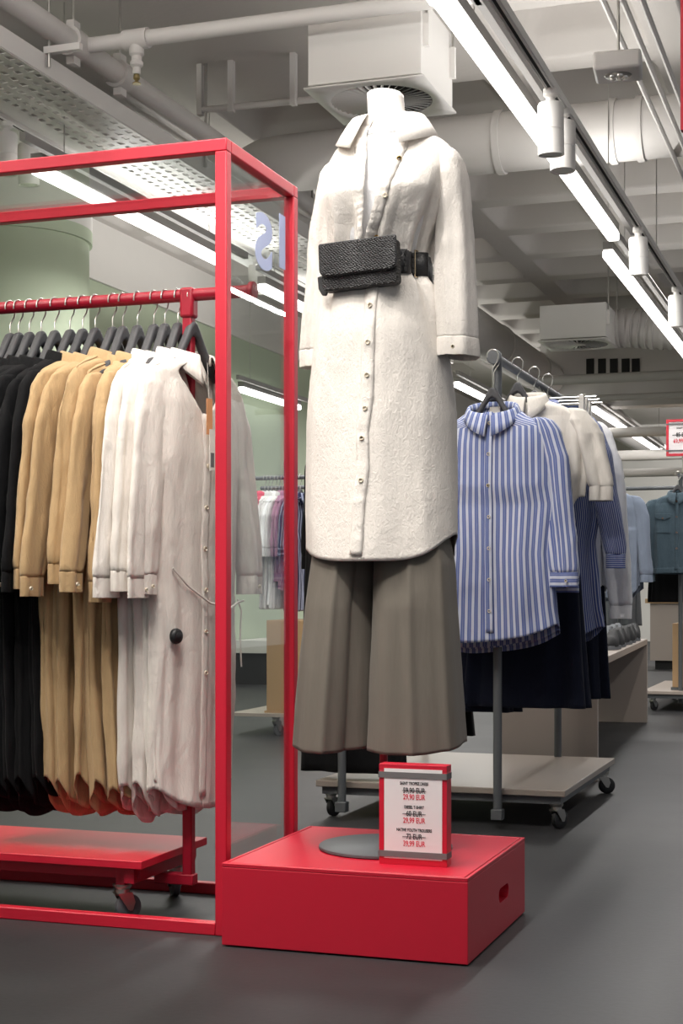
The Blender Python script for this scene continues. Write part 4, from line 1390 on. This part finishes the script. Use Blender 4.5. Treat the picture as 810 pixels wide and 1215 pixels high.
for k in range(3):
    t = skirt('folded_jeans', 'dark blue jeans clipped up high behind the striped shirt, %s of three' % ('nearest', 'middle', 'farthest')[k], 'jeans', M['dark_denim'], on_y(690 + 4 * k, GY0 + .72 + .11 * k) - .12, GY0 + .72 + .11 * k, 1.65, .8, .11, .13, .03, 120 + k, 'jeans clipped on the grey rail', ((3, .006), (5, .004)))
    c = thing('clip_hanger', 'metal clip hanger holding the %s dark blue jeans' % ('nearest', 'middle', 'farthest')[k], 'hanger', (on_y(690 + 4 * k, GY0 + .72 + .11 * k) - .12, GY0 + .72 + .11 * k, 1.675), 0, 'clip hangers on the grey rail')
    MB().tube([(-.18, 0, .03), (.18, 0, .03)], .004, 8).build('cross_bar', M['steel'], c)
    for x in (-.12, .12): MB().box(x - .012, x + .012, -.014, .014, -.03, .04).build('clip', M['steel'], c, .002)
    MB().tube([(-.05, 0, .03), (-.05, 0, .06), (-.06, 0, .08), (-.06, 0, .1)], .002, 6).build('hook', M['steel'], c)
t = thing('black_trousers', 'black long trousers hanging behind the mannequin legs', 'trousers', (GX - .62, GY0 + .12, .16))
P = rings([(1.35, 0, 0, .17, .03), (.6, 0, 0, .2, .05), (0, 0, 0, .215, .06)], np.linspace(1.35, 0.02, 40), 80, wave(9, [(5, .01), (8, .01)], lambda q: .2 + .8 * q), p=.8)
grid_obj('panel', P, M['black_cloth'], t, thick=.002)
garment_simple('black_blouse', 'black garment on the left grey bar behind the mannequin', 'blouse', M['black_cloth'], GX - .62, GY0 + .3, .8, .8, 104, .19, .22, .55)
skirt('black_skirt', 'black skirt beside the black trousers behind the mannequin legs', 'skirt', M['black_cloth'], GX - .42, GY0 + .5, 1.2, .30, .14, .2, .06, 10)

# ------------------------------------------------------------------ bench with shoes
A, B = Vector((-1.20, 7.15, 0)), Vector((-1.42, 10.48, 0))
ang = math.atan2(B.y - A.y, B.x - A.x) - PI / 2
BL = (B - A).length
be = thing('display_bench', 'long beige display bench carrying rows of shoes', 'bench', A, ang)
MB().box(-.48, 0, 0, BL, .53, .568).build('bench_top', M['beige'], be, .003)
MB().box(-.48, 0, 0, .04, 0, .53).build('leg_panel', M['beige'], be, .002)
MB().box(-.48, 0, BL - .04, BL, 0, .53).build('leg_panel', M['beige'], be, .002)
MB().box(-.46, -.42, .04, BL - .04, .2, .5).build('back_panel', M['beige'], be)
def make_shoe(label, up, sole, group):
    t = thing('shoe', label, 'shoe', (0, 0, 0), 0, group)
    # toe towards -y
    n, m = 16, 18
    rows = []
    for i in range(n):
        s = i / (n - 1)
        y = -.135 + .27 * s
        w = .046 * (max(0, 1 - (1 - min(1, s / .3)) ** 2)) ** .5 * (1 - .22 * math.exp(-((s - .6) / .2) ** 2)) * (1 if s < .85 else math.sqrt(max(.02, 1 - ((s - .85) / .16) ** 2)))
        h = np.interp(s, [0, .1, .3, .5, .7, 1], [.015, .05, .06, .085, .095, .085])
        r = []
        for k in range(m):
            a = 2 * PI * k / m
            r.append((max(w, .002) * math.copysign(abs(math.cos(a)) ** .8, math.cos(a)), y, .022 + h * max(0, math.sin(a)) ** .8 - .004 * (math.sin(a) < 0)))
        rows.append(r)
    P = np.array(rows)
    grid_obj('upper', P, up, t, thick=0)
    S = MB()
    out = []
    for k in range(28):
        a = 2 * PI * k / 28
        out.append((.05 * math.cos(a) * (1 - .15 * math.exp(-((math.sin(a) - .1) / .4) ** 2)), .145 * math.sin(a)))
    vs = [(x, y, z) for z in (.002, .024) for x, y in out]
    S.add(vs, [tuple(range(28))[::-1], tuple(range(28, 56))] + [(k, (k + 1) % 28, 28 + (k + 1) % 28, 28 + k) for k in range(28)], True)
    S.build('sole', sole, t)
    MB().lathe([(.0, .106), (.028, .108), (.031, .104)], 14, (0, .07, 0)).build('opening', M['dark'], t)
    return t
cols = [(-.275, 'black and white', 'shoe_black', 'shoe_white'), (-.385, 'white', 'shoe_white', 'shoe_black'), (-.165, 'dark grey', 'shoe_grey', 'shoe_black'), (-.06, 'black', 'shoe_black', 'shoe_grey')]
RB = Matrix.Translation(A) @ Matrix.Rotation(ang, 4, 'Z')
rown = ['nearest the rack', 'second from the rack', 'middle of the column', 'fourth from the rack', 'farthest from the rack']
for cx_, cn, u, s in cols:
    pro = None
    for j in range(5):
        lab = '%s shoe on the beige bench, %s' % (cn, rown[j])
        if pro is None: g = pro = make_shoe(lab, M[u], M[s], 'shoes on the bench')
        else: g = copy_tree(pro); g['label'] = lab
        g.location = RB @ Vector((cx_, BL - 1.95 + .38 * j, .568))
        g.rotation_euler = (0, 0, ang + random.uniform(-.1, .1))
# ------------------------------------------------------------------ far right: chambray shirts, denim jacket, sign
fx = on_y(752, 9.6) 
for k in range(3):
    zt_ = hgt(577, fx, 9.6)
    x = on_y(722 + 2 * k, 11.0 + .22 * k)
    g = garment_simple('chambray_shirt', 'light blue chambray shirt left of the denim jacket, %s of three' % ('nearest', 'middle', 'farthest')[k], 'shirt', M['chambray'], x, 11.0 + .22 * k, hgt(580, x, 11.0) - .78, .78, 105 + k, .21, .22, .62, .1, 'chambray shirts right', .03)
cr_ = thing('clothes_rail', 'grey rail carrying the light blue chambray shirts', 'clothes rail', (on_y(723, 11.2), 11.2, 0))
ch_ = hgt(580, on_y(723, 11.0), 11.0) + .13
MB().tube([(-.02, -.3, ch_), (.02, .5, ch_)], .016, 14).build('hanging_bar', M['grey_metal'], cr_)
for y in (-.28, .48): MB().tube([(0, y, .02), (0, y, ch_)], .0165, 14).build('post', M['grey_metal'], cr_)
MB().box(-.25, .2, -.35, .55, 0, .03).build('foot_plate', M['grey_metal'], cr_)
for k in range(3):
    hanger((on_y(722 + 2 * k, 11.0 + .22 * k), 11.0 + .22 * k, ch_), .1, 'charcoal hanger in the %s chambray shirt' % ('nearest', 'middle', 'farthest')[k], 'chambray hangers')
JY = 11.5
jx = on_y(806, JY)
JH = hgt(585, jx, JY)
jr = thing('rear_rail', 'grey rolling rail with beige shelf holding the denim jacket', 'clothes rail', (jx, JY, 0))
MB().tube([(0, -.02, JH + .13), (0, 1.3, JH + .13)], .016, 14).build('hanging_bar', M['grey_metal'], jr)
for y in (0.06, 1.2): MB().tube([(0.0, y, .06), (0.0, y, JH + .12)], .0165, 14).build('post', M['grey_metal'], jr)
MB().tube([(-1.05, .9, JH + .1), (0, .9, JH + .1)], .016, 14).build('side_bar', M['grey_metal'], jr)
MB().box(-.27, .8, -.05, 1.3, .125, .15).build('shelf', M['beige'], jr, .003)
MB().box(-.25, .78, -.03, 0, .095, .125).build('apron', M['grey_metal'], jr)
for x, y, a in ((-.2, .02, 1.0), (-.2, 1.2, .4)): caster(jr, x, y, a, .097, M['black_rubber'])
L = .6
g, JP = make_dress('mid blue denim jacket with copper buttons at the right edge', 'jacket', M['denim'], 95, L, None, 'denim_jacket', 'copper', 0, .20, .215, .6, True, .0, False)
put(g, jx, JY - .12, JH - L)
for s in (-1, 1):
    MB().prism([(-.055, .03), (.055, .03), (.055, 0), (.0, -.02), (-.055, 0)], -.004, .002, Matrix.Translation((s * .1, front_y(JP, s * .1, L - .2) - .006, L - .19))).build('pocket_flap', M['denim'], g, .002)
    button(g, s * .1, front_y(JP, s * .1, L - .2) - .012, L - .195, M['copper'])
    MB().box(s * .1 - .05, s * .1 + .05, front_y(JP, s * .1, L - .3) - .008, front_y(JP, s * .1, L - .3), L - .30, L - .295).build('seam', M['denim'], g)
wb = JP[-6:].copy(); c = wb.mean(axis=1, keepdims=True); wb[..., :2] = c[..., :2] + (wb[..., :2] - c[..., :2]) * 1.03
grid_obj('waistband', wb, M['denim'], g, closed=False, thick=.003)
hanger((jx, JY - .12, JH + .13), 0, 'charcoal hanger in the denim jacket collar', None)
skirt('black_jeans', 'black trousers hanging below the denim jacket', 'trousers', M['black_cloth'], jx - .06, JY + .15, JH - .45, hgt(715, jx, JY), .17, .18, .05, 13)
skirt('grey_trousers', 'grey long trousers hanging left of the black ones at the back', 'trousers', M['shoe_grey'], jx - .52, JY + .55, JH - .2, .62, .13, .15, .05, 14)
wd = thing('wooden_crate', 'light plywood crate on the rear rail shelf at the right edge', 'crate', (on_y(797, JY + .1), JY + .12, .15))
MB().box(0, .5, 0, .5, .02, .5).build('crate_body', M['ply'], wd, .003)
MB().box(-.01, .51, -.01, .51, 0, .02).build('crate_base', M['grey_metal'], wd)
# small red sign on the rail
ss = thing('small_sign', 'small red framed price sign above the denim jacket', 'sign', (on_y(790, JY - .1), JY - .1, hgt(541, jx, JY - .1)))
w, h = .24, .27
for (x0, x1, z0, z1, nm) in ((0, w, 0, .018, 'frame_bottom'), (0, w, h - .018, h, 'frame_top'), (0, .018, .018, h - .018, 'frame_side'), (w - .018, w, .018, h - .018, 'frame_side')):
    MB().box(x0, x1, 0, .03, z0, z1).build(nm, M['red'], ss)
MB().box(.012, w - .012, .006, .02, .012, h - .012).build('paper', M['paper'], ss)
for z in (.04, h - .035): MB().box(-.001, w + .001, -.002, 0, z - .005, z + .005).build('elastic_band', M['elastic'], ss)
lettering('DENIM JACKET', .02, M['ink'], ss, (w / 2, .004, .205), (PI / 2, 0, 0), .7)
lettering('85 EUR', .042, M['ink'], ss, (w / 2, .004, .155), (PI / 2, 0, 0), .75, bold=.0006)
MB().box(.045, w - .045, .0025, .0035, .152, .157).build('strike_line', M['ink'], ss)
lettering('69,99 EUR', .042, M['red_ink'], ss, (w / 2, .004, .11), (PI / 2, 0, 0), .75, bold=.0006)
MB().tube([(w / 2, .015, -.12), (w / 2, .015, 0)], .006, 8).build('stem', M['steel'], ss)
# far cabinets along the back
fc = thing('far_counter', 'pale far counter below the denim jacket at the back', 'counter', (on_y(771, 17.5), 17.5, 0))
MB().box(0, 3, 0, .8, .1, .75).build('body', M['beige'], fc)
MB().box(-.05, 3.05, -.05, .85, .75, .8).build('worktop', M['ply'], fc)
MB().box(.05, 2.95, .05, .75, 0, .1).build('plinth', M['dark'], fc)
for k in range(4):
    tag(MB().box(on_y(772, 17.6) + .42 * k, on_y(772, 17.6) + .36 + .42 * k, 17.6, 17.95, .8, 1.0).build('carton', M['ply']), 'brown carton on the far counter, %s from the left' % ordn[k], 'box', 'cartons on the far counter')

# ------------------------------------------------------------------ seen through the side glass: rail of T-shirts
TX, TY = on_y(330, 9.0), 9.0
tr_ = thing('back_rail', 'grey clothes rail with wooden crate seen through the frame glass', 'clothes rail', (TX, TY, 0))
TB = hgt(567, TX, TY)
for dz, dy in ((0, 0), (-.045, .25)):
    MB().tube([(-.22, dy, TB + dz), (.9, dy, TB + dz)], .013, 12).build('hanging_bar', M['grey_metal'], tr_)
MB().tube([(.06, .1, .1), (.06, .1, TB)], .0165, 12).build('post', M['grey_metal'], tr_)
MB().tube([(.8, .1, .1), (.8, .1, TB)], .0165, 12).build('post', M['grey_metal'], tr_)
MB().box(-.2, .9, -.3, .5, .12, .14).build('shelf', M['beige'], tr_)
caster(tr_, .08, -.24, 1.0, .118); caster(tr_, .8, -.24, .4, .118)
wc = thing('wooden_crate', 'plain wooden crate under the T-shirts behind the frame glass', 'crate', (on_y(316, TY - .22), TY - .22, .14))
MB().box(0, .5, 0, .45, .012, hgt(735, TX, TY) - .14).build('crate_body', M['ply'], wc, .003)
MB().box(-.01, .51, -.01, .46, 0, .012).build('crate_base', M['ply'], wc)
tees = [(314, 'pink', 'coral', 700), (318, 'pink', 'deep coral', 700), (322, 'lilac', 'pale grey', 722), (327, 'lilac', 'off-white', 722), (331, 'white_cotton', 'white', 718), (335, 'lilac', 'light grey', 722), (341, 'print', 'dark printed', 690), (345, 'print', 'pink printed', 700), (351, 'navy_stripe', 'navy striped', 725), (356, 'navy_stripe', 'blue striped', 725)]
for k, (px, mt, nm, yb_) in enumerate(tees):
    x = on_y(px, TY)
    zb_ = hgt(yb_, x, TY)
    zt_ = TB - .1
    t, _ = make_dress('%s top on the rail behind the frame glass' % nm, 't-shirt', M[mt], 130 + k, zt_ - zb_, 'tops on the back rail', 'tank_top', 'pearl', 0, .15, .16, .3, False, .04, False, flat=.4)
    put(t, x, TY, zb_, PI / 2 - .1)
    h_ = hanger((x, TY, TB), PI / 2 - .1, 'dark hanger holding the %s top on the back rail' % nm, 'hangers on the back rail')
ws = thing('low_shelf', 'low white wall shelf behind the foremost dress', 'shelf', (WX + .02, 13.4, 0))
MB().box(0, .45, 0, 4, .30, .42).build('shelf_board', M['wall'], ws)
MB().box(0, .4, .05, 3.95, 0, .30).build('shelf_base', M['dark'], ws)
MB().box(.15, .38, .5, 1.2, .42, .47).build('folded_stack', M['black_cloth'], ws)
